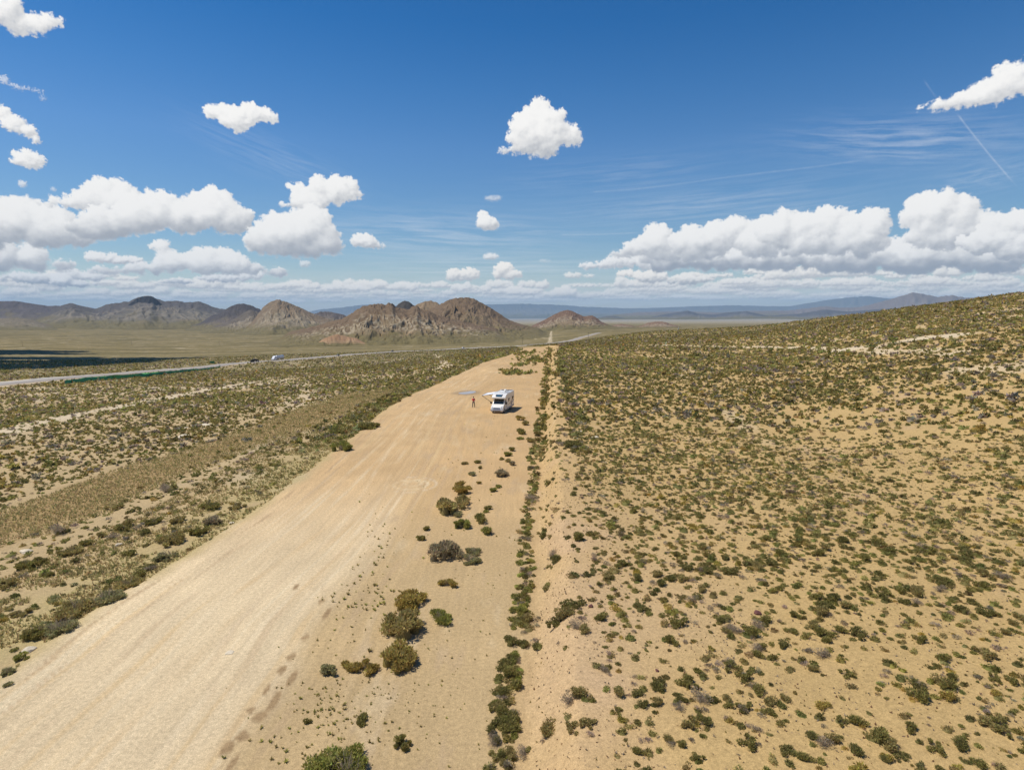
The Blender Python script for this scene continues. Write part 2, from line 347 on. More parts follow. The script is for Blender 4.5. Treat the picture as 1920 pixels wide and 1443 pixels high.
def base_z(x, y):
    az = np.arctan2(x, y); r = np.maximum(np.hypot(x, y), 4.0)
    fa = np.clip((az-_caz[0])/(_caz[1]-_caz[0]), 0, len(_caz)-1.001); fu = np.clip((np.log(r)-U0)/(U1-U0)*(NU-1), 0, NU-1.001)
    i = fa.astype(int); j = fu.astype(int); a = fa-i; b = fu-j
    t = (_T2[i, j]*(1-a)+_T2[i+1, j]*a)*(1-b)+(_T2[i, j+1]*(1-a)+_T2[i+1, j+1]*a)*b
    return CAM_H+r*t
def flat_at(px, py, z=0.0):
    d = pix_dir(px, py); t = (z-CAM_H)/d[..., 2]; return d[..., 0]*t, d[..., 1]*t
# left edge of the dirt strip and foot of the bank, as x at a given y
_le = np.array([flat_at(*p) for p in [(-330,1443),(-60,1330),(60,1238),(150,1168),(250,1105),(360,1040),(460,975),(540,918),(600,872),(660,822),(720,770),(780,734),(850,701),(920,676),(985,652)]])
_rf = np.array([flat_at(*p) for p in [(926,1443),(945,1300),(962,1150),(980,1000),(996,880),(1010,780),(1020,700),(1030,654)]])
_le[_le[:, 1] < 24.5, 0] = -22.35
_le = _le[np.argsort(_le[:, 1])]; _rf = _rf[np.argsort(_rf[:, 1])]
def edge_x(y): return np.interp(y, _le[:, 1], _le[:, 0])
def foot_x(y):
    y = np.asarray(y, float); return np.interp(y, _rf[:, 1], _rf[:, 0])+(.42*pn(y/13+.3, y*0+.7, 301)+.22*pn(y/4.2, y*0+.4, 302))*ss(400, 120, y)
def bank_z(x, y):
    t = x-foot_x(y); wob = .35*pn(x*.0+3.1, y*.35, 5)+.2*pn(x*.0+1.3, y*1.3, 6)
    wid = np.interp(y, [15, 40, 100, 300], [2.3, 2.0, 1.5, 1.5])
    h = 1.45*ss(1.0+wob, 1.0+wob+wid, t)*ss(420, 260, y)
    return h
def ground_z(x, y):
    x = np.asarray(x, float); y = np.asarray(y, float)
    z = base_z(x, y); r = np.hypot(x, y)
    t = x-foot_x(y); l = edge_x(y)-x
    fld = np.clip(ss(1.5, 6, t)+ss(0, 4, l), 0, 1)
    z = z+bank_z(x, y)*(y > 0)-.35*ss(-.3, 1.6, l)*ss(400, 250, r)
    amp = .10+.0009*np.clip(r, 0, 2500)
    z = z+fld*amp*fbm(x/9.0, y/9.0, 3, 3)*ss(3000, 900, r)+.035*fbm(x/2.2, y/2.2, 3, 31)*ss(300, 100, r)*(.25+.75*fld)
    z = z+fld*.0012*np.clip(r-200, 0, 4000)*fbm(x/90.0, y/90.0, 4, 13)*ss(9000, 4000, r)
    # small gullies on the bank
    z = z-.16*np.clip(pn(y*1.1, t*.12, 41), 0, 1)*ss(.8, 1.8, t)*ss(4.2, 2.8, t)*ss(300, 100, r)
    return z
def at(px, py):
    "the ground point that the photo shows at this pixel"
    d = pix_dir(px, py); rr = np.exp(np.linspace(math.log(12), math.log(60000), 2600)); h = math.hypot(d[0], d[1])
    x = d[0]/h*rr; y = d[1]/h*rr; zr = CAM_H+rr*d[2]/h; g = ground_z(x, y); k = np.nonzero(zr < g)[0]
    if len(k) == 0: k = [len(rr)-1]
    k = max(k[0], 1); a = zr[k-1]-g[k-1]; b = g[k]-zr[k]; t = a/max(a+b, 1e-9)
    r = rr[k-1]*(1-t)+rr[k]*t
    return float(d[0]/h*r), float(d[1]/h*r)
def gz(x, y): return float(ground_z(np.array([x]), np.array([y]))[0])
def project(x, y, z):
    dz = z-CAM_H; f = y*math.cos(PITCH)-dz*math.sin(PITCH); u = y*math.sin(PITCH)+dz*math.cos(PITCH)
    return 960+F0*x/f, 721.5-F0*u/f, f
def line_dist(x, y, pts):
    "distance to a polyline of ground points, and arc position"
    best = np.full(np.shape(x), 1e9)
    for (ax, ay), (bx, by) in zip(pts[:-1], pts[1:]):
        dx, dy = bx-ax, by-ay; t = np.clip(((x-ax)*dx+(y-ay)*dy)/max(dx*dx+dy*dy, 1e-9), 0, 1)
        best = np.minimum(best, np.hypot(x-ax-t*dx, y-ay-t*dy))
    return best
def smooth_path(pts, n=8):
    P = [np.array(p, float) for p in pts]; P = [2*P[0]-P[1]]+P+[2*P[-1]-P[-2]]; out = []
    for i in range(1, len(P)-2):
        for k in range(n):
            t = k/n; out.append(.5*((2*P[i])+(-P[i-1]+P[i+1])*t+(2*P[i-1]-5*P[i]+4*P[i+1]-P[i+2])*t*t+(-P[i-1]+3*P[i]-3*P[i+1]+P[i+2])*t**3))
    out.append(P[-2]); return [tuple(p) for p in out]
# lines on the land, traced as ground points
HWY = smooth_path([at(*p) for p in [(-420,762),(-150,737),(0,721),(130,709),(300,694.5),(420,684.5),(530,676),(640,667),(760,659),(900,652),(1000,646.5),(1060,641),(1090,633),(1125,624)]], 6)
GREENF = smooth_path([at(*p) for p in [(122,719.5),(200,712),(300,703),(400,691),(415,687.5)]], 6)
DRY = [at(*p) for p in [(-60,1010),(60,975),(200,915),(300,878),(420,838),(560,790),(680,740)]]
TRAILS = [([at(*p) for p in q], w*(2.3 if q[0][0] < 860 and w < 3 else 1.5 if w < 3 else 1), s) for q, w, s in [
  ([(-20,815),(60,797),(140,780),(250,757),(300,748),(380,733),(440,722),(500,714),(530,712)], 1.1, .9),
  ([(40,727),(120,728),(200,727)], 1.4, .7), ([(285,727),(340,727),(400,729),(450,727),(520,716)], 1.3, .75),
  ([(130,742),(170,737),(220,737)], 1.4, .6), ([(100,736),(60,740)], 1.6, .6),
  ([(560,714),(575,735),(572,760)], 1.6, .5), ([(640,700),(720,680),(760,672)], 1.3, .6), ([(680,715),(760,700),(820,690)], 1.2, .3),
  ([(818,664),(830,674),(836,690)], 1.2, .7), ([(520,668),(545,678),(580,690)], 1.4, .4), ([(730,690),(800,688)],1.0,.3),
  ([(1220,646),(1300,649),(1400,650),(1500,652),(1580,656),(1650,660),(1720,658),(1790,661)], 1.3, .85),
  ([(1580,656),(1640,650),(1690,640),(1740,632),(1790,629)], 1.8, .9), ([(1560,641),(1640,612),(1700,610),(1760,615)], .8, .35),
  ([(1215,668),(1235,680),(1262,695),(1290,710)], .7, .4), ([(1235,664),(1275,684),(1310,705)], .7, .4),
  ([(1360,770),(1380,785),(1400,800),(1440,830)], .6, .4), ([(1850,585),(1890,579),(1930,577)], 2, .6), ([(1840,600),(1900,594)], 2, .5), ([(1835,690),(1900,687)], 2, .6),
  ([(1035,611),(1034,620),(1032,632),(1031,642)], 3.6, .9), ([(998,618),(1001,627),(1005,636)], 3, .7), ([(1002,628),(1018,633),(1034,634)], 2.5, .5), ([(1060,629),(1018,626)], 4, .3),
  ([(200,693.5),(300,688),(400,681),(500,673.5)], 5, .8), ([(0,649),(120,645),(250,644),(330,641)], 9, .35), ([(330,652),(350,654),(400,654)], 8, .5), ([(460,648),(560,645),(640,643)], 10, .45), ([(850,623),(900,623),(970,625)], 12, .6),
  ([(610,630),(640,631)],14,.7), ([(735,631),(775,637)],10,.5)]]

# ------------------------------------------------------------------ ground colours
SAND_TRACK = np.array([.630,.490,.300]); SAND_MID = np.array([.445,.315,.158]); SAND_ORANGE = np.array([.520,.338,.160])
SAND_RIGHT = np.array([.465,.315,.132]); SAND_LEFT = np.array([.430,.312,.160]); OLIVE = np.array([.180,.138,.050]); PALE = np.array([.58,.47,.31])
def ground_colour(x, y):
    r = np.hypot(x, y); sh = x.shape
    n1 = fbm(x/14, y/14, 4, 51); n2 = fbm(x/3.2, y/3.2, 4, 52); n3 = fbm(x/60, y/60, 4, 53)
    t = x-foot_x(y); l = edge_x(y)-x; wv = .5*pn(x*.0, y/6, 7)+.6*pn(x/2.5, y/2.5, 8)
    right = ss(.2, 2.2, t+.4*wv); left = ss(-.9, 1.6, l+wv)
    c = np.empty(sh+(3,))
    def mixin(col, m):
        m = np.clip(m, 0, 1)[..., None]; c[:] = c*(1-m)+np.asarray(col)*m
    c[:] = SAND_MID
    ac = x-edge_x(y)          # metres across the strip
    br = ss(13.5, 10.5, ac+1.2*pn(ac*.0+2, y/9, 61)+.8*n2)*ss(220, 150, y)
    mixin(SAND_TRACK, br*.9)
    mixin(SAND_ORANGE, ss(30, 62, y)*.9)
    # wheel and grader streaks along the strip
    st = fbm(ac/.9, y/26+.3*pn(ac/3, y/9, 3), 4, 71, .6); st2 = fbm(ac/.35, y/16, 3, 72)
    onr = (1-right)*(1-left)
    c *= (1+onr*(.12*st+.07*st2)*ss(21, 12, ac))[..., None]
    mixin([.68,.57,.38], onr*ss(.22, .5, fbm(ac/.5, y/34, 3, 73))*.35*ss(15, 10, ac)*ss(110, 50, y))
    mixin([.58,.41,.21], onr*ss(.16, .46, fbm(ac/.8+9, y/30, 3, 74))*.6*ss(16, 11, ac))
    c *= (1+.16*onr*n1+.12*onr*n2)[..., None]; mixin([.42,.30,.175], onr*ss(.12, .4, fbm(x/2.2+5, y/7, 5, 78, .65))*.45*ss(5, 12, ac)); mixin([.60,.47,.29], onr*ss(.15, .45, fbm(x/4+5, y/11, 5, 79, .65))*.4)
    # tyre tracks in pairs
    for (a0_, ph, am, colr, m_) in [(2.9,0,.5,[.44,.31,.18],.55),(5.2,2,.4,[.68,.54,.34],.6),(7.4,4,.6,[.52,.35,.17],.65),(8.3,1,.9,[.68,.55,.36],.5),(9.9,3,.7,[.45,.32,.19],.5),(12.4,5,1.0,[.40,.28,.165],.45),(14.9,6,1.2,[.53,.40,.24],.45)]:
        cl = a0_+am*np.sin(y/19+ph)+.5*am*np.sin(y/7.3+ph*2)
        for off in (-.85, .85):
            mixin(colr, onr*ss(.30, .10, np.abs(ac-cl-off))*m_*.75*np.clip(.4+1.8*fbm(y/8+ph, ac*.2, 3, 401), 0, 1)*ss(260, 120, y))
    # narrow grooves by the left edge
    mixin([.40,.27,.15], onr*ss(.15, .4, fbm(ac/.45, y/7, 3, 75))*ss(3.8, 1.0, ac)*.7)
    # fields
    mixin(SAND_RIGHT*1.0, right); mixin(SAND_LEFT, left)
    c *= (1+(right+left)*(.10*n1+.09*n2))[..., None]
    mixin([.52,.345,.165], right*ss(7, 3, t)*.5); 
    mixin([.47,.33,.22], right*ss(.15, .6, n3)*.5)
    mixin([.50,.34,.20], right*ss(.2, .6, fbm(x/7, y/7, 3, 81))*.5)
    far = ss(70, 190, r)
    mixin(PALE*.82, left*ss(.1, .5, fbm(x/22, y/22, 4, 82))*.6)
    # dry grass belt at the left, browner strip further out
    bel = left*ss(9, 3, l)*ss(170, 60, y)
    mixin([.40,.315,.135], bel*.8*ss(-.5, .2, n2+.2))
    dd = line_dist(x, y, DRY); wdt = np.interp(y, [20, 60, 120], [5, 7, 9])
    mixin([.335,.225,.100], left*ss(wdt, wdt*.35, dd+2.5*n2)*.95)
    # distance: plants cover the ground
    veg = np.clip(ss(230, 620, r)*(right+left+ss(255, 300, y)), 0, 1)
    f2 = fbm(x/260, y/120, 5, 83)
    olv = OLIVE*np.array([1, 1, 1])
    # beyond: broad colour zones
    mixin(SAND_LEFT*.95, ss(400, 900, r)*.9); mixin(OLIVE*1.0, ss(450, 1300, r)*.75)
    c *= (1+.25*ss(500, 1500, r)*f2)[..., None]
    mixin([.33,.27,.17], ss(5500, 12000, r)); mixin([.30,.27,.22], ss(9000, 22000, r))
    f3 = fbm(x/70, y/45, 5, 84, .65); veg = veg*(1-.92*ss(5000, 14000, r))*(1-.6*ss(.12, .45, f2))*(1-.7*ss(.18, .5, f3)); veg = veg*(1-.5*ss(650, 1400, r)); f4 = fbm(x/55+9, y/160, 5, 85, .65); mixin(PALE*.80, ss(.14, .36, f3)*ss(500, 1000, r)*ss(7000, 3000, r)*.6); mixin(OLIVE*.62, ss(.02, .30, -f2)*ss(500, 1300, r)*ss(9000, 5000, r)*.75); mixin(OLIVE*.7, ss(.05, .35, f4)*ss(500, 1300, r)*ss(9000, 5000, r)*.6)
    # playa and dark cover far out on the right
    px, py, f = project(x, y, base_z(x, y))
    # hollows with damp silt on the strip
    for (sx, sy, a, b) in STAINS:
        d = np.hypot((x-sx)/a, (y-sy)/b)+.45*fbm(x/.35, y/.9, 3, 91); mixin([.32,.215,.11], ss(1.2, .7, d)*1.0)
    # turning marks
    for (cx, cy, rad, a0, a1, w, colr, m) in ARCS:
        an = np.degrees(np.arctan2(y-cy, x-cx)); dd = np.abs(np.hypot(x-cx, y-cy)-rad)
        mixin(colr, ss(w, w*.3, dd)*(an > a0)*(an < a1)*m*(.6+.6*n2))
    # damp rim of the puddle
    mixin([.33,.23,.13], ss(1.35, .9, np.hypot((x-PUD[0])/2.5, (y-PUD[1])/3.6)+.3*n2)*.75)
    # trails
    for pts, w, s in TRAILS:
        if max(p[1] for p in pts) < 20: continue
        d = line_dist(x, y, pts); dw = w*(1+.5*n2)
        m = ss(dw*2.0, dw*.8, d)*min(1, s)*np.clip(.75+1.1*fbm(x/9, y/9, 2, 95), 0, 1); mixin(PALE, m); veg *= 1-m
    dh = line_dist(x, y, HWY); m = ss(17, 9, dh)*ss(4000, 2500, r)
    mixin([.50,.39,.26], m*(.55+.5*n1)); veg *= 1-m*.8
    return np.clip(c, .02, .8), np.clip(veg, 0, 1), ac, right+left
STAINS = []
for (px, py, w, h) in [(603,1126,10,7),(613,1150,12,14),(572,1195,14,8),(546,1230,16,10),(529,1255,14,12),(547,1272,14,22),(515,1313,16,28),(500,1292,10,14),(487,1343,20,14),(470,1330,14,10),(453,1380,24,12),(427,1402,24,20),(436,1430,14,22),(460,1383,14,8),(555,1100,8,6)]:
    x, y = at(px, py); x2, _ = at(px+w, py); _, y2 = at(px, py-h); STAINS.append((x, y, abs(x2-x)*.55, abs(y2-y)*.75))
ARCS = []
for (px, py, rad, a0, a1, w, colr, m) in [(770,908,1.6,-180,180,.22,[.68,.55,.34],.7),(770,908,2.4,-120,110,.2,[.64,.52,.36],.6),(775,906,.8,-180,180,.25,[.68,.55,.34],.5),
      (925,885,4.6,100,215,.16,[.40,.27,.16],.6),(925,885,6.2,110,215,.16,[.40,.27,.16],.6),(905,900,7.6,130,230,.16,[.40,.27,.16],.5),(890,870,9,-20,60,.15,[.40,.27,.16],.35),(860,790,12,-60,10,.2,[.62,.48,.30],.4),(840,800,15,-60,20,.2,[.62,.48,.30],.4)]:
    x, y = at(px, py); ARCS.append((x, y, rad, a0, a1, w, colr, m))
PUD = at(876, 736)

def ground_material():
    m, nt, b = new_mat('desert_ground'); N = nt.nodes.new; L = nt.links.new
    b.inputs['Roughness'].default_value = .95; b.inputs['Specular IOR Level'].default_value = .15
    ca = N('ShaderNodeAttribute'); ca.attribute_name = 'col'; va = N('ShaderNodeAttribute'); va.attribute_name = 'veg'; fa = N('ShaderNodeAttribute'); fa.attribute_name = 'field'
    geo = N('ShaderNodeNewGeometry')
    def noise(scale, det=4, rough=.55, dist=0):
        n = N('ShaderNodeTexNoise'); n.inputs['Scale'].default_value = scale; n.inputs['Detail'].default_value = det; n.inputs['Roughness'].default_value = rough
        L(geo.outputs['Position'], n.inputs['Vector']); return n.outputs['Fac']
    def mr(src, a, b_, c, d):
        n = N('ShaderNodeMapRange'); n.inputs[1].default_value = a; n.inputs[2].default_value = b_; n.inputs[3].default_value = c; n.inputs[4].default_value = d; L(src, n.inputs[0]); return n.outputs[0]
    def mul(a, b_):
        n = N('ShaderNodeMath'); n.operation = 'MULTIPLY'
        for i, v in enumerate((a, b_)):
            if isinstance(v, (int, float)): n.inputs[i].default_value = v
            else: L(v, n.inputs[i])
        return n.outputs[0]
    grain = mr(noise(5.5, 6, .8), .32, .68, .74, 1.24)
    fine = mr(noise(22, 4, .85), .33, .67, .80, 1.20)
    def streak(sx_, sy_, det):      # fine ruts along the strip
        mp = N('ShaderNodeMapping'); mp.inputs['Scale'].default_value = (sx_, sy_, 1); L(geo.outputs['Position'], mp.inputs[0])
        n = N('ShaderNodeTexNoise'); n.inputs['Scale'].default_value = 1; n.inputs['Detail'].default_value = det; n.inputs['Roughness'].default_value = .7; L(mp.outputs[0], n.inputs['Vector']); return n.outputs['Fac']
    strk = streak(3.2, .12, 6); onst = mr(fa.outputs['Fac'], 0, .5, 1, 0)
    def mixv(f, v):
        n = N('ShaderNodeMix'); n.data_type = 'FLOAT'; L(f, n.inputs[0]); n.inputs[2].default_value = 1; L(v, n.inputs[3]); return n.outputs[0]
    sfac = mixv(onst, mr(strk, .33, .67, .93, 1.06))
    sc = N('ShaderNodeVectorMath'); sc.operation = 'SCALE'; L(ca.outputs['Color'], sc.inputs[0]); L(mul(mul(grain, fine), sfac), sc.inputs['Scale'])
    # pebbles and litter on the fields
    vor = N('ShaderNodeTexVoronoi'); vor.inputs['Scale'].default_value = 4.2; L(geo.outputs['Position'], vor.inputs['Vector'])
    peb = mr(vor.outputs['Distance'], .10, .22, 1, 0); pm = mul(mul(peb, mr(noise(.9, 3), .45, .6, 0, 1)), mr(fa.outputs['Fac'], 0, 1, .12, .75))
    mx = N('ShaderNodeMix'); mx.data_type = 'RGBA'; L(pm, mx.inputs[0]); L(sc.outputs[0], mx.inputs[6]); mx.inputs[7].default_value = (.25, .165, .095, 1)
    # plant cover too far away to build shrub by shrub
    sp = mr(noise(.11, 9, .85), .38, .56, 0, 1)
    colv = N('ShaderNodeMix'); colv.data_type = 'RGBA'; L(noise(.05, 4), colv.inputs[0]); colv.inputs[6].default_value = (.170, .135, .055, 1); colv.inputs[7].default_value = (.115, .108, .038, 1)
    mv = N('ShaderNodeMix'); mv.data_type = 'RGBA'; L(mul(sp, va.outputs['Fac']), mv.inputs[0]); L(mx.outputs[2], mv.inputs[6]); L(colv.outputs[2], mv.inputs[7])
    L(mv.outputs[2], b.inputs['Base Color'])
    bp = N('ShaderNodeBump'); bp.inputs['Strength'].default_value = .55; bp.inputs['Distance'].default_value = .06; hsum = N('ShaderNodeMath'); hsum.operation = 'ADD'; L(noise(3.2, 8, .7), hsum.inputs[0]); L(mul(mul(strk, onst), .22), hsum.inputs[1]); L(hsum.outputs[0], bp.inputs['Height']); L(bp.outputs[0], b.inputs['Normal'])
    return m
def build_ground():
    az = np.concatenate([np.linspace(-180, -60, 60, endpoint=False), np.linspace(-60, -45, 60, endpoint=False), np.linspace(-45, 45, 860, endpoint=False), np.linspace(45, 60, 60, endpoint=False), np.linspace(60, 180, 61)])*math.pi/180
    rr = np.concatenate([[0.5], np.exp(np.linspace(math.log(5), math.log(60000), 1050))])
    A, Rr = np.meshgrid(az, rr, indexing='ij'); X = Rr*np.sin(A); Y = Rr*np.cos(A)
    Z = ground_z(X, Y); Z[:, 0] = ground_z(np.array([0.]), np.array([5.]))[0]
    C, veg, ac, fld = ground_colour(X, Y)
    na, nr = A.shape; idx = np.arange(na*nr).reshape(na, nr)
    q = np.stack([idx[:-1, :-1], idx[:-1, 1:], idx[1:, 1:], idx[1:, :-1]], -1).reshape(-1, 4)
    V = np.stack([X, Y, Z], -1).reshape(-1, 3)
    o = mesh_np('ground', V, q[:, ::-1] if False else q[:, [0, 3, 2, 1]], ground_material(), C.reshape(-1, 3), True, {'veg': veg.ravel(), 'field': np.clip(fld, 0, 1).ravel()})
    link(o); tag(o, kind='structure', label='sandy desert ground with pale graded dirt strip and scrub plain')
build_ground()
# ------------------------------------------------------------------ hills and ranges
def rock_material():
    m, nt, b = new_mat('hill_rock'); N = nt.nodes.new; L = nt.links.new; b.inputs['Roughness'].default_value = .95; b.inputs['Specular IOR Level'].default_value = .1
    ca = N('ShaderNodeAttribute'); ca.attribute_name = 'col'; geo = N('ShaderNodeNewGeometry')
    n = N('ShaderNodeTexNoise'); n.inputs['Scale'].default_value = .03; n.inputs['Detail'].default_value = 8; n.inputs['Roughness'].default_value = .7; L(geo.outputs['Position'], n.inputs['Vector'])
    mr = N('ShaderNodeMapRange'); mr.inputs[1].default_value = .3; mr.inputs[2].default_value = .7; mr.inputs[3].default_value = .72; mr.inputs[4].default_value = 1.28; L(n.outputs['Fac'], mr.inputs[0])
    sc = N('ShaderNodeVectorMath'); sc.operation = 'SCALE'; L(ca.outputs['Color'], sc.inputs[0]); L(mr.outputs[0], sc.inputs['Scale']); L(sc.outputs[0], b.inputs['Base Color'])
    return m
ROCK = rock_material()
def hill(name, D, crest, wf, wb, seed, top, low, scree=None, scree_amt=0, gul=70, rough=1.0, nx=420, ny=110, label=None, power=1.75, vegc=(.155,.125,.055)):
    crest = list(crest)
    for e in (0, -1):      # let both ends run down to the plain
        q = crest[e]; a_ = az_of(q[0]); g_ = project(np.array([D*math.sin(a_)]), np.array([D*math.cos(a_)]), base_z(np.array([D*math.sin(a_)]), np.array([D*math.cos(a_)])))[1][0]
        if g_ > q[1]+1:
            s_ = -1 if e == 0 else 1; d_ = (g_-q[1])*2.4; ext = [(q[0]+s_*d_*.35, q[1]+(g_-q[1])*.55), (q[0]+s_*d_, g_+.3)]
            crest = (ext[::-1]+crest) if e == 0 else (crest+ext)
    pxs = np.array([c[0] for c in crest], float); az = np.array([az_of(p) for p in pxs])
    zc = np.array([CAM_H+D*tanE(p, q) for p, q in crest])
    A = np.linspace(az[0], az[-1], nx); S = np.linspace(-1, 1, ny); S = np.sign(S)*np.abs(S)**1.25
    AA, SS = np.meshgrid(A, S, indexing='ij'); W = np.where(SS < 0, wf, wb)
    lat = AA*D; dep = SS*W
    # spurs: the foot wanders in and out, the crest line too
    hb = np.interp(AA+ .0*AA, az, zc)
    k = np.hanning(9); k /= k.sum()
    prof = np.convolve(np.pad(np.interp(A, az, zc), 4, mode='edge'), k, mode='valid')
    rg = 1-np.abs(fbm(A*D/(gul*.8), A*0+seed, 4, seed))*2; prof2 = prof
    Hh = np.interp(AA, A, prof2)
    warp = 1+.38*fbm(lat/(gul*3.2), dep/(gul*9)+seed, 3, seed+3)
    s2 = np.clip(np.abs(SS)*warp, 0, 1)
    dd = D+dep
    X = dd*np.sin(AA); Y = dd*np.cos(AA); B = base_z(X, Y)
    ew = ss(0, .06, (AA-A[0])/(A[-1]-A[0]))*ss(0, .06, (A[-1]-AA)/(A[-1]-A[0]))
    bc = base_z(D*np.sin(AA), D*np.cos(AA)); H0 = np.clip(Hh-bc, 0, None)
    P = (1-s2)**np.where(s2 < .2, 1.0, 1.0)*1.0; P = (.35*(1-s2)**1.2+.65*(1-s2)**(power+.5))*ss(1, .8, np.abs(SS))
    wv = fbm(lat/(gul*1.5), dep/(gul*4), 3, seed+7)
    r1 = 1-np.abs(fbm(lat/gul+1.3*wv, dep/(gul*5.5)+.4*wv, 2, seed+11))*2.6
    r2 = 1-np.abs(fbm(lat/(gul*.42)+1.5*wv, dep/(gul*2.0), 3, seed+17))*2.4
    r3 = fbm(lat/(gul*.2), dep/(gul*.3), 4, seed+23)
    mid = np.clip(4*P*(1-P), 0, 1)
    h = H0*P*(1+.0*r1)+H0*rough*(mid*(.085*(r1-.6)+.045*(r2-.5))+.016*r3*np.clip(P*3, 0, 1)+.030*(r2-.6)*ss(.8, 1, P))
    Z = B+h*ew-.006*D*(1-ss(0, .05, P*ew))
    hf = np.clip(h/np.maximum(H0.max(), 1), 0, 1); loc = np.clip(h/np.maximum(H0, 1), 0, 1)
    n = fbm(lat/(gul*1.1), dep/(gul*1.6), 5, seed+31)
    col = np.empty(X.shape+(3,)); col[:] = np.array(low)
    def mixin(c, m): col[:] = col*(1-np.clip(m, 0, 1)[..., None])+np.array(c)*np.clip(m, 0, 1)[..., None]
    mixin(top, ss(.35, .75, loc+.35*n))
    if scree is not None:
        stripes = ss(.55, .95, r2+.45*n); mixin(scree, stripes*ss(.22, .42, loc+.15*n)*ss(.80, .60, loc+.25*n)*scree_amt)
        mixin(np.array(scree)*np.array([1.0,.82,.65]), ss(.15, .5, fbm(lat/(gul*1.5), dep/(gul*.8), 4, seed+41))*ss(.03, .12, loc)*ss(.5, .25, loc)*scree_amt*.8)
    mixin(vegc, ss(.30, .08, hf+.16*n)*.9); mixin(vegc, ss(.30, .05, loc+.25*n)*.85); mixin(np.array(vegc)*1.2, ss(.1, .5, fbm(lat/(gul*.6), dep/(gul), 4, seed+47))*.45*ss(.9, .4, loc))
    idx = np.arange(X.size).reshape(X.shape); q = np.stack([idx[:-1, :-1], idx[1:, :-1], idx[1:, 1:], idx[:-1, 1:]], -1).reshape(-1, 4)
    o = mesh_np(name, np.stack([X, Y, Z], -1).reshape(-1, 3), q, ROCK, np.clip(col, .02, .7).reshape(-1, 3), True)
    link(o); tag(o, kind='structure', label=label); return o
BR = (.165,.113,.068); BRD = (.11,.075,.05); TAN = (.26,.19,.115); GREY = (.13,.105,.09); DARK = (.060,.055,.055); WH = (.40,.33,.225); SILT = (.32,.26,.18)
# farthest ranges first
hill('mountains', 52000, [(470,597),(560,588),(600,580),(640,576),(665,573),(690,570),(740,573),(800,575),(880,571),(940,570),(980,569),(1040,571),(1100,575),(1180,578),(1230,577),(1300,574),(1380,572),(1440,574),(1480,574),(1520,567),(1560,561),(1600,556),(1630,555),(1660,559),(1700,564),(1800,566),(1900,566),(2050,575),(2200,595)], 6000, 6000, 3, (.16,.15,.14), (.20,.18,.15), gul=1600, rough=1.1, nx=700, ny=60, label='faint blue mountain range along the horizon')
hill('mountains', 30000, [(1090,600),(1150,590),(1200,585),(1250,584),(1300,584),(1350,586),(1400,583),(1480,582),(1520,577),(1545,574),(1575,577),(1610,576),(1650,566),(1680,557),(1710,548),(1735,552),(1755,557),(1780,553),(1810,558),(1840,556),(1870,558),(1895,552),(1930,556),(2000,560),(2150,590)], 3500, 4000, 5, (.19,.15,.13), (.26,.22,.18), gul=900, rough=1.1, nx=700, ny=80, label='purple desert range behind the hill at the right')
hill('hill', 22000, [(1090,603),(1120,595),(1150,592),(1170,596),(1215,596),(1240,590),(1290,582),(1310,588),(1340,590),(1360,586),(1400,583),(1440,592),(1500,588),(1545,580),(1590,584),(1640,580),(1700,576),(1760,582),(1800,580),(1900,585),(1980,600)], 1500, 1500, 8, (.10,.09,.09), (.16,.14,.12), gul=500, rough=1.2, nx=500, ny=60, label='dark low hills across the far valley')
hill('mountains', 9500, [(-260,575),(-160,566),(-60,563),(0,564),(30,564),(60,569),(90,573),(120,573),(135,570),(150,572),(175,578),(215,583),(280,590)], 2200, 1500, 11, (.105,.090,.088), (.13,.11,.095), gul=330, label='dark flat-topped mountain at the far left', nx=380)
hill('mountains', 8500, [(60,598),(95,583),(115,573),(135,568),(155,574),(180,579),(200,571),(225,567),(245,564),(262,557),(275,555),(287,555),(297,561),(310,565),(335,564),(350,567),(375,565),(390,571),(405,577),(425,580),(455,577),(500,583),(560,592)], 2600, 1500, 12, (.10,.088,.08), (.15,.13,.10), SILT, .4, gul=260, label='long grey mountain with a blunt dark peak', nx=520, ny=150)
hill('hill', 8200, [(228,585),(245,568),(258,559),(268,555.5),(285,555),(296,562),(306,571),(315,585)], 500, 500, 13, (.050,.048,.052), (.075,.07,.065), gul=130, label='summit of the grey mountain, cloud shade painted into its colour', nx=220, ny=60)  # near-black colours stand in for the cloud shadow lying on this summit
hill('hill', 6500, [(395,592),(415,585),(432,575),(448,569),(458,568.5),(470,572),(485,578),(500,588)], 900, 700, 15, (.085,.072,.068), (.15,.12,.095), gul=140, label='dark rounded hill left of the tan cone', nx=260)
hill('hill', 5600, [(385,614),(420,606),(445,595),(462,584),(470,580),(482,584),(500,592),(530,606)], 900, 500, 16, (.13,.105,.08), (.21,.17,.115), SILT, .7, gul=90, label='low tan knoll with eroded gullies', nx=260)
hill('hill', 5200, [(470,606),(484,588),(495,574),(508,566),(521,560.5),(533,564),(545,569),(560,575),(580,585),(600,593),(630,602),(660,612)], 1300, 700, 17, (.20,.145,.09), (.22,.175,.115), WH, .5, gul=110, label='tan cone-shaped hill', nx=420, ny=140)
hill('hill', 6800, [(575,600),(590,588),(602,583.5),(615,584),(628,586),(645,590),(665,600)], 600, 500, 18, (.12,.095,.08), (.2,.155,.11), gul=110, label='small dark hill behind the tan cone', nx=220)
hill('hill', 7000, [(-220,612),(-120,603),(-40,598),(20,596),(45,597),(65,601),(85,607),(110,614)], 1500, 500, 19, (.18,.145,.095), (.17,.14,.085), SILT, .3, gul=110, label='low pale hill at the left edge', nx=300)
hill('hill', 7300, [(88,612),(105,610),(140,608.5),(150,607.5),(160,609.5),(172,614)], 160, 160, 20, (.05,.04,.035), (.09,.07,.05), gul=40, label='low dark outcrop on the left plain', nx=160, ny=40)
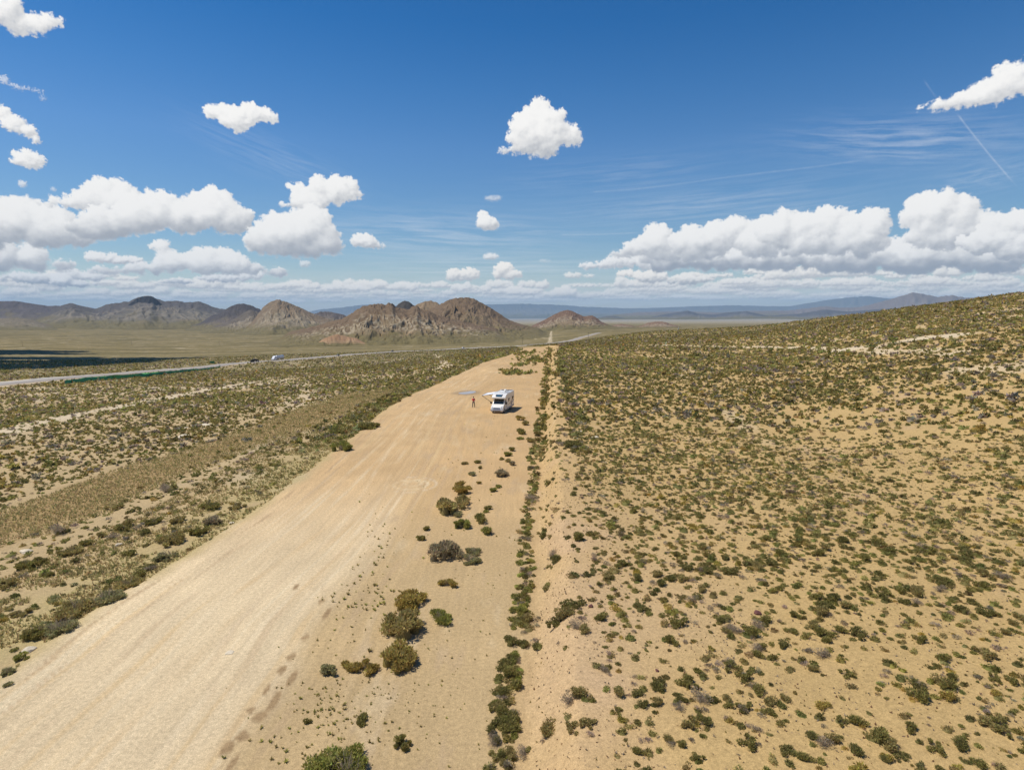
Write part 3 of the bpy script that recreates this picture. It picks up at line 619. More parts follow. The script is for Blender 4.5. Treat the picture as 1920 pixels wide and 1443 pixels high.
hill('hill', 3700, [(735,584),(745,571),(756,563),(765,564),(775,571),(790,584)], 450, 400, 21, (.075,.065,.055), (.10,.085,.065), gul=70, label='dark cone behind the brown ridge', nx=160, ny=60)
hill('hill', 3300, [(760,592),(778,573),(795,565),(808,563.5),(820,567),(835,574),(860,592)], 700, 500, 22, (.24,.17,.10), (.20,.15,.09), gul=70, label='tan hill between the brown ridge and the dome', nx=260)
hill('hill', 3000, [(755,612),(780,597),(805,580),(820,573),(840,563),(855,559),(872,557),(888,560),(900,566),(920,577),(940,590),(955,600),(975,607),(1010,615)], 1000, 700, 23, BR, (.18,.13,.075), (.36,.27,.18), .10, gul=75, label='large brown dome-shaped hill', nx=520, ny=180, power=1.35)
hill('hill', 2500, [(540,622),(590,611),(625,601),(640,598),(655,590),(668,581),(680,574),(700,570),(715,569),(722,571),(730,567),(736,568),(742,575),(755,578),(765,580),(775,574),(782,573),(790,580),(805,583),(820,591),(850,598),(890,607),(930,615)], 950, 500, 24, BR, (.185,.135,.078), WH, .75, gul=52, label='brown ridge with white and tan scree stripes', nx=640, ny=220, power=1.5)
hill('hill', 1750, [(606,634),(620,629),(631,626),(643,629),(652,631),(668,634)], 60, 60, 26, (.38,.23,.13), (.34,.23,.13), gul=18, label='small orange mound at the foot of the ridge', nx=120, ny=40)
hill('hill', 3800, [(985,616),(1005,607),(1022,599),(1040,589),(1053,583),(1064,581),(1073,583),(1083,588),(1095,593),(1103,592),(1110,591),(1118,595),(1128,603),(1145,610),(1170,616)], 620, 450, 27, (.17,.108,.072), (.20,.145,.09), WH, .5, gul=60, label='reddish cone hill at the end of the valley', nx=380, ny=130)
hill('hill', 4000, [(1130,616),(1150,609.5),(1165,607),(1180,609),(1192,612),(1205,610),(1215,605),(1228,603),(1240,602.5),(1250,604),(1256,607),(1272,611),(1290,617)], 350, 300, 28, (.20,.128,.085), (.22,.16,.105), WH, .5, gul=45, label='low reddish hills right of the cone', nx=320, ny=80)
# ------------------------------------------------------------------ the air
def build_haze():
    bm = bmesh.new(); bmesh.ops.create_cube(bm, size=1); me = bpy.data.meshes.new('haze'); bm.to_mesh(me); bm.free()
    o = bpy.data.objects.new('haze', me); link(o); o.scale = (150000, 150000, HAZE_TOP-HAZE_BOT); o.location = (0, 0, (HAZE_TOP+HAZE_BOT)/2)
    m = bpy.data.materials.new('air'); m.use_nodes = True; nt = m.node_tree; nt.nodes.clear()
    out = nt.nodes.new('ShaderNodeOutputMaterial'); v = nt.nodes.new('ShaderNodeVolumePrincipled'); v.inputs['Density'].default_value = HAZE_DENS; v.inputs['Color'].default_value = HAZE_COL
    v.inputs['Anisotropy'].default_value = .0
    nt.links.new(v.outputs[0], out.inputs['Volume']); me.materials.append(m); tag(o, kind='stuff', label='thin blue haze of the desert air', cat='haze')
HAZE_TOP = 1560.0; HAZE_BOT = -1100.0; HAZE_COL = (.46, .74, 1.0, 1)
build_haze()
# ------------------------------------------------------------------ building blocks for made things
class MB:
    "collects shapes and links them as ONE mesh object"
    def __init__(s): s.bm = bmesh.new()
    def box(s, x0, x1, y0, y1, z0, z1, bev=0, rot=None):
        r = bmesh.ops.create_cube(s.bm, size=1); vs_ = r['verts']
        bmesh.ops.scale(s.bm, vec=(x1-x0, y1-y0, z1-z0), verts=vs_); 
        if rot is not None: bmesh.ops.rotate(s.bm, cent=(0, 0, 0), matrix=rot, verts=vs_)
        bmesh.ops.translate(s.bm, vec=((x0+x1)/2, (y0+y1)/2, (z0+z1)/2), verts=vs_)
        if bev: bmesh.ops.bevel(s.bm, geom=list({e for v in vs_ for e in v.link_edges}), offset=bev, segments=2, profile=.5, affect='EDGES')
        return s
    def cyl(s, a, b, r, r2=None, n=12):
        a, b = Vector(a), Vector(b); d = b-a; q = d.to_track_quat('Z', 'Y').to_matrix().to_4x4()
        bmesh.ops.create_cone(s.bm, cap_ends=True, segments=n, radius1=r, radius2=r if r2 is None else r2, depth=d.length, matrix=Matrix.Translation((a+b)/2) @ q); return s
    def ball(s, c, r, sc=(1, 1, 1), n=10):
        bmesh.ops.create_uvsphere(s.bm, u_segments=n*2, v_segments=n, radius=r, matrix=Matrix.Translation(c) @ Matrix.Diagonal((*sc, 1))); return s
    def prof(s, pts, x0, x1, bev=0, top=None):
        "side outline in (y, z) drawn out from x0 to x1; top = (z, inset) leans the sides in above z"
        A = [s.bm.verts.new((x0, y, z)) for y, z in pts]; B = [s.bm.verts.new((x1, y, z)) for y, z in pts]; n = len(pts)
        fs = [s.bm.faces.new(A), s.bm.faces.new(B[::-1])]
        for i in range(n): fs.append(s.bm.faces.new((A[i], B[i], B[(i+1) % n], A[(i+1) % n])))
        if top:
            for v in A+B:
                if v.co.z > top[0]: v.co.x -= math.copysign(min(top[1], top[1]*(v.co.z-top[0])/top[2]), v.co.x-(x0+x1)/2)
        bmesh.ops.recalc_face_normals(s.bm, faces=fs)
        if bev: bmesh.ops.bevel(s.bm, geom=list({e for f in fs for e in f.edges}), offset=bev, segments=3, profile=.6, affect='EDGES')
        return s
    def poly(s, pts):
        f = s.bm.faces.new([s.bm.verts.new(p) for p in pts]); return s
    def slab(s, pts, n, t):
        "a thin plate: polygon pts with thickness t along n"
        n = Vector(n).normalized()*t; A = [s.bm.verts.new(p) for p in pts]; B = [s.bm.verts.new(Vector(p)+n) for p in pts]; k = len(pts)
        fs = [s.bm.faces.new(A), s.bm.faces.new(B[::-1])]+[s.bm.faces.new((A[i], B[i], B[(i+1) % k], A[(i+1) % k])) for i in range(k)]
        bmesh.ops.recalc_face_normals(s.bm, faces=fs); return s
    def build(s, name, mat, parent=None, smooth=False, loc=None):
        me = bpy.data.meshes.new(name)
        if smooth:
            for f in s.bm.faces: f.smooth = True
        s.bm.to_mesh(me); s.bm.free(); me.materials.append(mat)
        o = bpy.data.objects.new(name, me); link(o, parent)
        if loc: o.location = loc
        return o

M_WHITE = simple('white_gelcoat', (.82, .78, .71), .32, noise=.03, coat=.3)
M_SILVER = simple('silver_paint', (.58, .58, .58), .3, metal=.35, noise=.03)
M_BLACK = simple('black_plastic', (.018, .018, .02), .5, noise=.1)
M_RUB = simple('tyre_rubber', (.02, .02, .02), .85, noise=.1)
M_GLASS = simple('dark_glass', (.012, .018, .02), .06, noise=.1, spec=.9)
M_SKYG = simple('tinted_rooflight', (.03, .09, .14), .08, spec=.9)
M_RIM = simple('wheel_metal', (.5, .5, .5), .35, metal=.8)
M_GREYP = simple('grey_plastic', (.32, .32, .33), .6, noise=.05)
M_LAMP = simple('lamp_glass', (.55, .57, .6), .12, spec=.9)
M_CANVAS = simple('awning_canvas', (.70, .71, .74), .8, noise=.05)
M_BROWN = simple('tan_decal', (.33, .25, .18), .4); M_ALU = simple('aluminium', (.55, .55, .56), .35, metal=.8)

def wheel(parent, x, y, r=.34, w=.22, side=1):
    t = MB().cyl((x-w/2, y, r), (x+w/2, y, r), r, n=28).build('wheel', M_RUB, parent)
    xo = x+side*w/2
    MB().cyl((xo-side*.01, y, r), (xo+side*.012, y, r), r*.60, r*.5, n=20).build('rim', M_RIM, t)
    return t
def motorhome():
    fx, fy = flat_at(931.5, 775.0); rx, ry = 0.235, .972
    t = empty('motorhome', (fx, fy, gz(fx, fy+3)), math.atan2(-rx, ry))
    tag(t, 'white motorhome with its awning out, parked on the sandy dirt strip', 'motorhome')
    # cab: bumper, bonnet, windscreen pillars
    MB().prof([(.02,.34),(.0,.62),(.06,.84),(.16,1.02),(.62,1.26),(1.02,1.36),(1.72,2.10),(2.4,2.18),(2.4,.34)], -1.0, 1.0, .05, top=(1.35, .14, .8)).build('cab_body', M_WHITE, t, True)
    b = MB().prof([(-.06,.30),(-.08,.58),(-.01,.70),(.18,.70),(.18,.30)], -1.0, 1.0, .04).build('front_bumper', M_SILVER, t)
    MB().box(-.62, .62, -.100, -.070, .36, .46).build('lower_grille', M_BLACK, b)
    MB().box(-.26, .26, -.115, -.085, .49, .60, .006).build('number_plate', M_LAMP, b)
    g = MB().slab([(-.62, -.022, .72), (.62, -.022, .72), (.50, .045, .93), (-.50, .045, .93)], (0, -1, .25), .03).build('front_grille', M_SILVER, t)
    m = MB()
    for k in range(4):
        z = .745+k*.045; m.slab([(-.56+k*.02, -.058+k*.015, z), (.56-k*.02, -.058+k*.015, z), (.56-k*.02, -.054+k*.015, z+.02), (-.56+k*.02, -.054+k*.015, z+.02)], (0, -1, .25), .006)
    m.build('slats', M_BLACK, g)
    for s in (-1, 1):
        MB().slab([(s*.98, .10, .80), (s*.68, -.01, .82), (s*.66, .10, 1.02), (s*.93, .34, 1.13)], (0, -1, .6), .035).build('headlight', M_LAMP, t)
    ws = MB().slab([(-.86, 1.03, 1.395), (.86, 1.03, 1.395), (.76, 1.675, 2.075), (-.76, 1.675, 2.075)], (0, -.725, .69), .022).build('windscreen', M_GLASS, t)
    MB().slab([(-.60, 1.02, 1.42), (-.05, 1.10, 1.50), (-.05, 1.085, 1.515), (-.60, 1.005, 1.435)], (0, -.725, .69), .03).build('wiper', M_BLACK, ws)
    for s in (-1, 1):
        w = MB().slab([(s*.995, 1.28, 1.34), (s*.985, 2.22, 1.34), (s*.88, 2.22, 1.96), (s*.885, 1.80, 1.96)], (s, 0, .12), .015).build('cab_window', M_GLASS, t)
        d = MB().box(min(s*1.0, s*1.012), max(s*1.0, s*1.012), 1.18, 2.24, .52, 1.28, .004).build('cab_door', M_WHITE, t); MB().box(min(s*1.012, s*1.04), max(s*1.012, s*1.04), 2.02, 2.18, 1.12, 1.16).build('handle', M_BLACK, d)
        mi = MB().box(*sorted((s*1.17, s*1.42)), 1.16, 1.30, 1.34, 1.74, .05).cyl((s*.98, 1.3, 1.45), (s*1.2, 1.24, 1.45), .035).build('wing_mirror', M_BLACK, t)
    # living body with low-profile nose over the cab
    MB().prof([(2.05,.42),(2.05,2.10),(1.50,2.14),(1.18,2.22),(1.12,2.36),(1.28,2.58),(1.75,2.80),(2.6,2.90),(7.0,2.90),(7.10,2.82),(7.10,.62),(6.9,.42)], -1.14, 1.14, .055).build('body', M_WHITE, t, True)
    sk = MB().slab([(-.50, 1.235, 2.50), (.50, 1.235, 2.50), (.60, 1.72, 2.785), (-.60, 1.72, 2.785)], (0, -.5, .86), .045).build('rooflight', M_BLACK, t)
    MB().slab([(-.40, 1.255, 2.570), (.40, 1.255, 2.570), (.49, 1.655, 2.800), (-.49, 1.655, 2.800)], (0, -.5, .86), .012).build('pane', M_SKYG, sk)
    MB().box(-1.16, 1.16, 2.1, 6.95, .34, .62, .03).build('side_skirt', M_GREYP, t)
    for s, wins in ((1, [(3.05, 3.75, 1.48, 2.08), (5.6, 6.35, 1.55, 2.05)]), (-1, [(2.7, 3.5, 1.48, 2.08), (5.2, 6.2, 1.5, 2.05)])):
        for (y0, y1, z0, z1) in wins:
            f = MB().box(*sorted((s*1.135, s*1.165)), y0, y1, z0, z1, .008).build('side_window', M_GREYP if s < 0 else M_BLACK, t)
            MB().box(*sorted((s*1.16, s*1.172)), y0+.06, y1-.06, z0+.06, z1-.06, .003).build('pane', M_GLASS, f)
    d = MB().box(-1.158, -1.135, 4.05, 4.68, .62, 2.45, .006).build('entrance_door', M_WHITE, t); MB().box(-1.166, -1.15, 4.2, 4.53, 1.6, 2.1).build('pane', M_GLASS, d); MB().box(-1.18, -1.15, 4.1, 4.16, 1.35, 1.5).build('handle', M_BLACK, d)
    # side decals
    MB().slab([(1.146, 2.3, .95), (1.146, 4.6, 1.12), (1.146, 6.9, 1.75), (1.146, 6.9, 2.05), (1.146, 4.4, 1.28)], (1, 0, 0), .004).build('side_decal', M_BROWN, t)
    MB().slab([(1.146, 4.2, .82), (1.146, 6.9, 1.25), (1.146, 6.9, 1.5), (1.146, 4.7, 1.0)], (1, 0, 0), .004).build('side_decal', M_GREYP, t)
    MB().box(1.14, 1.152, 4.8, 5.5, .75, 1.25, .003).build('locker_door', M_GREYP, t)
    for s in (-1, 1):
        wheel(t, s*.90, .98, .34, .22, s); wheel(t, s*.90, 5.05, .34, .22, s)
    # roof fittings
    MB().cyl((.25, 4.6, 2.90), (.25, 4.6, 3.02), .05).ball((.25, 4.6, 3.16), .26, (1, 1, .75)).build('satellite_dome', M_WHITE, t, True)
    MB().box(-.45, .15, 3.0, 3.55, 2.895, 2.98, .02).build('roof_vent', M_WHITE, t); MB().box(-.2, .5, 5.5, 6.1, 2.895, 2.97, .02).build('roof_vent', M_GREYP, t)
    MB().box(.35, .95, 3.2, 4.3, 2.90, 2.94, .01).build('roof_panel', M_GREYP, t)
    MB().box(-.9, .9, 6.45, 6.95, 2.905, 2.93).build('roof_panel', M_BLACK, t)
    rk = MB()
    for s in (-1, 1): rk.cyl((s*1.02, 2.6, 3.0), (s*1.02, 6.8, 3.0), .02)
    for y in (2.7, 4.1, 5.4, 6.7):
        for s in (-1, 1): rk.cyl((s*1.02, y, 2.88), (s*1.02, y, 3.0), .018)
    rk.cyl((-1.02, 6.75, 3.0), (1.02, 6.75, 3.0), .018); rk.build('roof_rail', M_ALU, t)
    # awning on the camera-left side
    a = MB().box(-1.30, -1.14, 2.75, 6.2, 2.62, 2.80, .03).build('awning', M_ALU, t)
    MB().slab([(-1.25, 2.9, 2.74), (-1.25, 6.1, 2.74), (-3.25, 6.1, 2.40), (-3.25, 2.9, 2.40)], (0, 0, 1), .012).build('canvas', M_CANVAS, a)
    MB().box(-3.32, -3.22, 2.85, 6.15, 2.32, 2.44, .02).build('front_bar', M_GREYP, a)
    for y in (2.95, 6.05): MB().cyl((-3.27, y, 2.36), (-1.16, y+(.0), .95), .035).build('leg', M_BLACK, a)
    for y in (3.35, 5.65): MB().cyl((-1.24, y, 2.66), (-2.2, y+(.45 if y < 4 else -.45), 2.46), .028).cyl((-2.2, y+(.45 if y < 4 else -.45), 2.46), (-3.25, y, 2.36), .028).build('arm', M_BLACK, a)
    MB().box(-1.6, -1.1, 4.05, 4.7, .18, .24, .01).build('step', M_GREYP, t)
    MB().cyl((-.7, 7.05, .55), (.7, 7.05, .55), .03).build('rear_bar', M_BLACK, t)
    for s in (-1, 1): MB().box(*sorted((s*.85, s*1.08)), 7.09, 7.13, .75, 1.15, .01).build('tail_light', simple('red_lens', (.35, .02, .02), .2), t)
    return t
MH = motorhome()

# ------------------------------------------------------------------ the person
def skin_obj(name, pts, edges, mat, parent, root=0, sub=2):
    me = bpy.data.meshes.new(name); me.from_pydata([p[:3] for p in pts], edges, []); o = bpy.data.objects.new(name, me); link(o, parent)
    o.modifiers.new('skin', 'SKIN').use_smooth_shade = True
    for i, p in enumerate(pts):
        v = me.skin_vertices[0].data[i]; rx = p[3]; ry = p[4] if len(p) > 4 else rx; v.radius = (rx, ry); v.use_root = (i == root)
    s = o.modifiers.new('sub', 'SUBSURF'); s.levels = sub; s.render_levels = sub
    me.materials.append(mat); return o
M_SKIN = simple('skin', (.62, .38, .27), .6); M_RED = simple('red_shirt', (.85, .015, .025), .85, noise=.1); M_TROU = simple('dark_trousers', (.035, .035, .05), .85, noise=.1)
M_HAIR = simple('brown_hair', (.05, .032, .02), .8); M_BOOT = simple('dark_boots', (.05, .035, .03), .7); M_BAG = simple('black_cloth', (.012, .012, .015), .8)
def person():
    px, py = at(888, 763.5); t = empty('person', (px, py, gz(px, py)), R(-3)); SC = 1.83/1.80; t.scale = (SC, SC, SC)
    tag(t, 'person in a red shirt and dark trousers standing beside the motorhome', 'person')
    # the figure faces the camera (-y); all heights for a 1.80 m figure
    P = [(0,0,.98,.135,.10),(0,.01,1.12,.13,.095),(0,.015,1.30,.155,.105),(0,.01,1.43,.13,.09),(0,0,1.50,.06,.058),(0,-.01,1.56,.055,.055),(0,-.015,1.64,.075,.088),(0,-.012,1.72,.076,.09),(0,0,1.775,.05,.06)]
    E = [(0,1),(1,2),(2,3),(3,4),(4,5),(5,6),(6,7),(7,8)]
    hands = []
    for s in (-1, 1):
        b = len(P); P += [(s*.10,0,.90,.088),(s*.15,-.01,.50,.058),(s*.155,-.0,.47,.055),(s*.175,.02,.28,.052),(s*.18,.03,.09,.036),(s*.185,-.03,.045,.035,.03),(s*.20,-.15,.03,.03,.022)]
        E += [(0,b)]+[(b+i,b+i+1) for i in range(6)]
        c = len(P); P += [(s*.19,.01,1.42,.06),(s*.235,.03,1.28,.047),(s*.25,.02,1.12,.04),(s*.20,-.12,1.10,.035),(s*.10,-.25,1.16,.026)]
        E += [(3,c)]+[(c+i,c+i+1) for i in range(4)]
        h = len(P); P += [(s*.075,-.29,1.175,.030,.018)]; E += [(h-1,h)]; hands.append((s, h))
    body = skin_obj('body', P, E, M_SKIN, t)
    for s, h in hands:     # five fingers of their own, curled round the controller
        for k, (l, dz) in enumerate(((.062, .028), (.070, .010), (.066, -.008), (.052, -.024))):
            x0, y0, z0 = s*.072, -.315, 1.175+dz*.9
            skin_obj('finger', [(x0+s*.006, y0+.022, z0, .009), (x0, y0, z0, .009), (x0-s*.012, y0-l*.45, z0+.004, .0085), (x0-s*.034, y0-l*.60, z0+.004, .008), (x0-s*.046, y0-l*.28, z0+.002, .0075)], [(0,1),(1,2),(2,3),(3,4)], M_SKIN, body)
        skin_obj('thumb', [(s*.078, -.285, 1.195, .0105), (s*.066, -.318, 1.214, .0105), (s*.046, -.350, 1.218, .009), (s*.034, -.362, 1.212, .008)], [(0,1),(1,2),(2,3)], M_SKIN, body)
    # face
    MB().ball((0, -.108, 1.665), .016, (1, 1.1, 1.6), 6).build('nose', M_SKIN, body, True)
    MB().box(-.025, .025, -.106, -.094, 1.612, 1.620).build('mouth', simple('lips', (.3, .1, .09), .6), body)
    for s in (-1, 1):
        MB().ball((s*.032, -.094, 1.69), .011, n=6).build('eye', M_BAG, body, True); MB().ball((s*.082, .0, 1.675), .022, (.45, 1, 1.5), 6).build('ear', M_SKIN, body, True)
    m = MB(); m.ball((0, .018, 1.735), .098, (.90, 1.02, .86), 12)
    bmesh.ops.delete(m.bm, geom=[v for v in m.bm.verts if v.co.z < 1.70 and v.co.y < -.005 or v.co.z < 1.66], context='VERTS'); hr = m.build('hair', M_HAIR, t, True); hr.modifiers.new('t', 'SOLIDIFY').thickness = -.015
    # clothes follow the body
    Q = [(0,0,.99,.150,.115),(0,.01,1.12,.148,.112),(0,.015,1.30,.172,.122),(0,.01,1.42,.142,.102),(0,.0,1.475,.075,.07)]; F = [(0,1),(1,2),(2,3),(3,4)]
    for s in (-1, 1):
        c = len(Q); Q += [(s*.19,.01,1.42,.075),(s*.235,.03,1.28,.062),(s*.24,.028,1.20,.058)]; F += [(3,c),(c,c+1),(c+1,c+2)]
    skin_obj('shirt', Q, F, M_RED, t, 2)
    Q = [(0,0,.97,.148,.112)]; F = []
    for s in (-1, 1):
        c = len(Q); Q += [(s*.10,0,.89,.102),(s*.15,-.01,.50,.072),(s*.155,0,.47,.07),(s*.175,.02,.28,.066),(s*.18,.03,.10,.058)]; F += [(0,c)]+[(c+i,c+i+1) for i in range(4)]
        skin_obj('boot', [(s*.18,.035,.11,.052),(s*.18,.03,.05,.05),(s*.188,-.06,.045,.046,.042),(s*.205,-.17,.038,.042,.034)], [(0,1),(1,2),(2,3)], M_BOOT, t, 1)
    skin_obj('trousers', Q, F, M_TROU, t)
    # what the hands hold, and the strap bag over the shoulder
    rm = t.matrix_basis @ Matrix.Identity(4)
    c = empty('remote_control', rm @ Vector((0, -.345, 1.175)), R(-3)); tag(c, 'dark handheld remote held in front by the person in red', 'remote control')
    MB().box(-.062, .062, -.022, .022, -.035, .035, .008).build('case', M_BAG, c); MB().box(-.05, .05, -.012, .006, .030, .09, .004, Matrix.Rotation(R(-20), 3, 'X')).build('screen', M_GLASS, c)
    for s in (-1, 1): MB().cyl((s*.035, 0, .035), (s*.035, -.01, .06), .006).build('stick', M_GREYP, c)
    g = empty('shoulder_bag', rm @ Vector((.115, -.145, 1.30)), R(-3)); tag(g, 'small black bag worn on the chest of the person in red', 'bag')
    MB().box(-.045, .05, -.03, .03, -.05, .11, .02).build('pouch', M_BAG, g)
    st = MB(); st.cyl((0, .01, .12), (.01, .05, .20), .014).cyl((.01, .05, .20), (.0, .16, .215), .014).cyl((.0, .16, .215), (-.02, .26, .10), .014); st.build('strap', M_BAG, g)
person()

# ------------------------------------------------------------------ road and traffic
def ribbon(name, pts, w, lift, mat, kind='structure', crown=.0, label=None, uoff=0):
    V = []; P = [np.array(p) for p in pts]; n = len(P)
    for i in range(n):
        d = P[min(i+1, n-1)]-P[max(i-1, 0)]; d = d/np.hypot(*d); nn = np.array([-d[1], d[0]]); c = P[i]+nn*uoff
        zc = max(gz(*(c+nn*w*.5)), gz(*(c-nn*w*.5)), gz(*c))+lift*(1+np.hypot(*c)/900)
        for k in (-1, -.5, 0, .5, 1): q = c+nn*w*.5*k; V.append((q[0], q[1], zc+crown*(1-k*k)))
        for k in (-1, 1): q = c+nn*(w*.5+2.0)*k; V.append((q[0], q[1], zc-1.6))
    Fs = []
    for i in range(n-1):
        a, b = i*7, (i+1)*7
        for k in range(4): Fs.append((a+k, b+k, b+k+1, a+k+1))
        Fs.append((a+5, b+5, b+0, a+0)); Fs.append((a+4, b+4, b+6, a+6))
    V = np.array(V); o = mesh_np(name, V, np.array(Fs)[:, ::-1], mat, smooth=True); link(o); tag(o, kind=kind, label=label); return o
M_ASPH = simple('old_asphalt', (.34, .295, .245), .9, noise=.12, nscale=.4); M_PAINT = simple('road_paint', (.7, .68, .6), .7, noise=.1); M_SHO = simple('shoulder_gravel', (.44, .345, .235), .95, noise=.15, nscale=.5)
hw = []
for a, b in zip(HWY[:-1], HWY[1:]):
    L_ = math.hypot(b[0]-a[0], b[1]-a[1]); n_ = max(1, int(L_/25))
    for k in range(n_): hw.append((a[0]+(b[0]-a[0])*k/n_, a[1]+(b[1]-a[1])*k/n_))
hw.append(HWY[-1])
ribbon('highway', hw, 11.5, .25, M_ASPH, crown=.08, label='two-lane grey highway crossing the plain on the left')
ribbon('road_marking', hw, .25, .375, M_PAINT, label='pale edge line of the highway', uoff=5.0).data.name = 'road_marking'
def hz(x, y):
    "height of the road surface near a point"
    i = int(np.argmin([math.hypot(p[0]-x, p[1]-y) for p in hw])); p = hw[i]; q = hw[min(i+1, len(hw)-1)]; d = np.array(q)-np.array(p); d /= np.hypot(*d); nn = np.array([-d[1], d[0]])
    def cz(p): p = np.array(p); return max(gz(*(p+nn*5.75)), gz(*(p-nn*5.75)), gz(*p))+.25*(1+np.hypot(*p)/900)+.08
    j = min(i+1, len(hw)-1) if math.hypot(hw[max(i-1,0)][0]-x, hw[max(i-1,0)][1]-y) > math.hypot(hw[min(i+1,len(hw)-1)][0]-x, hw[min(i+1,len(hw)-1)][1]-y) else max(i-1, 0)
    a, b = hw[i], hw[j]; L2 = (b[0]-a[0])**2+(b[1]-a[1])**2; t = min(max(((x-a[0])*(b[0]-a[0])+(y-a[1])*(b[1]-a[1]))/L2, 0), 1); return cz(a)*(1-t)+cz(b)*t+.01
def on_road(px, off):
    "the road point seen in photo column px, moved sideways by off metres; heading along the road away from the left"
    best = min(range(len(hw)), key=lambda i: abs(project(hw[i][0], hw[i][1], gz(*hw[i]))[0]-px) if project(hw[i][0], hw[i][1], 0)[2] > 1 else 1e9)
    a, b = hw[max(best-1, 0)], hw[min(best+1, len(hw)-1)]; d = np.array(b)-np.array(a); d /= np.hypot(*d); nn = np.array([-d[1], d[0]])
    # refine along the segment
    c = np.array(hw[best])
    for _ in range(12):
        u = project(c[0], c[1], gz(*c))[0]; c = c+d*(px-u)*project(c[0], c[1], 0)[2]/F0*.8/max(.2, abs(d[0])+.2)
    q = c+nn*off; return q[0], q[1], hz(*q), math.atan2(d[1], d[0])
M_CARGL = simple('car_glass', (.012, .014, .016), .5); M_NAVY = simple('dark_blue_paint', (.02, .025, .05), .45); M_DARKP = simple('black_paint', (.02, .018, .02), .5); M_WTANK = simple('bright_tank', (.62, .63, .66), .3, metal=.3); M_WPAINT = simple('white_paint', (.75, .75, .76), .35, coat=.3); M_LOAD = simple('dark_load', (.05, .045, .03), .9, noise=.3)
# vehicles are built along x: the front looks towards -x
def rwheel(parent, x, y, r, w):
    t = MB().cyl((x, y-w/2, r), (x, y+w/2, r), r, n=18).build('wheel', M_RUB, parent); s = 1 if y > 0 else -1
    MB().cyl((x, y+s*(w/2-.01), r), (x, y+s*(w/2+.012), r), r*.55, n=14).build('rim', M_RIM, t)
def oriented(m):      # prof() works in (y, z): turn x/y so that the outline runs along x
    for v in m.bm.verts: v.co = Vector((v.co.y, -v.co.x, v.co.z))
    return m
def truck(px, off, flip):
    x, y, z, h = on_road(px, off); t = empty('semi_truck', (x, y, z), h+(math.pi if flip else 0))
    tag(t, 'white semi truck with a long rounded silver trailer on the highway', 'truck')
    oriented(MB().prof([(0,.6),(.05,1.5),(1.5,1.75),(2.1,2.75),(2.7,3.5),(5.6,3.9),(5.6,.6)], -1.2, 1.2, .08)).build('cab', M_WPAINT, t, True)
    oriented(MB().prof([(1.62,1.86),(2.12,2.70),(2.16,2.66),(1.68,1.82)], -1.0, 1.0)).build('windscreen', M_GLASS, t)
    for s in (-1, 1): MB().box(2.2, 3.2, *sorted((s*1.2, s*1.225)), 1.9, 2.6, .01).build('side_window', M_GLASS, t); MB().box(-.03, .1, *sorted((s*.75, s*1.1)), 1.0, 1.3).build('headlight', M_LAMP, t)
    MB().box(-.08, .1, -1.2, 1.2, .45, .85, .03).build('bumper', M_RIM, t)
    m = MB(); m.cyl((6.4, 0, 2.35), (17.6, 0, 2.35), 1.25, n=28)
    for v in m.bm.verts: v.co.z = 2.35+(v.co.z-2.35)*1.25
    m.ball((6.4, 0, 2.35), 1.25, (.35, 1, 1.25)).ball((17.6, 0, 2.35), 1.25, (.35, 1, 1.25)); m.build('trailer', M_WTANK, t, True)
    MB().box(4.0, 17.8, -.5, .5, .75, 1.1).build('chassis', M_BLACK, t)
    for X in (1.1, 4.6, 5.8, 15.2, 16.5):
        for s in (-1, 1): rwheel(t, X, s*1.0, .5, .34)
    for s in (-1, 1): MB().cyl((5.75, s*.95, 1.0), (5.75, s*.95, 4.1), .09).build('exhaust', M_RIM, t)
truck(515, 2.4, False)
def flatbed():
    x, y, z, h = on_road(473, -2.6); t = empty('flatbed_truck', (x, y, z), h+math.pi)
    tag(t, 'dark truck with a loaded open bed ahead of the white semi', 'truck')
    oriented(MB().prof([(-4.6,.5),(-4.6,1.2),(-3.3,1.4),(-2.7,2.2),(-1.3,2.25),(-1.2,.5)], -1.05, 1.05, .08)).build('cab', M_NAVY, t, True)
    oriented(MB().prof([(-3.27,1.46),(-2.74,2.16),(-2.70,2.12),(-3.22,1.42)], -.9, .9)).build('windscreen', M_GLASS, t)
    for s in (-1, 1): MB().box(-2.6, -1.6, *sorted((s*1.05, s*1.07)), 1.45, 2.05, .01).build('side_window', M_GLASS, t); MB().box(-4.64, -4.58, *sorted((s*.6, s*.95)), .9, 1.1).build('headlight', M_LAMP, t)
    MB().box(-1.1, 5.0, -1.15, 1.15, .85, 1.15, .02).build('bed', M_BLACK, t)
    MB().box(-.8, 2.2, -1.0, 1.0, 1.15, 2.5, .15).box(2.4, 4.8, -.9, .9, 1.15, 2.1, .15).build('load', M_LOAD, t)
    MB().cyl((.6, 0, 2.4), (.6, 0, 3.3), .06).box(.2, 1.0, -.6, .6, 2.5, 2.7).build('rack', M_GREYP, t)
    for X in (-3.5, 2.6, 3.8):
        for s in (-1, 1): rwheel(t, X, s*.95, .45, .3)
flatbed()
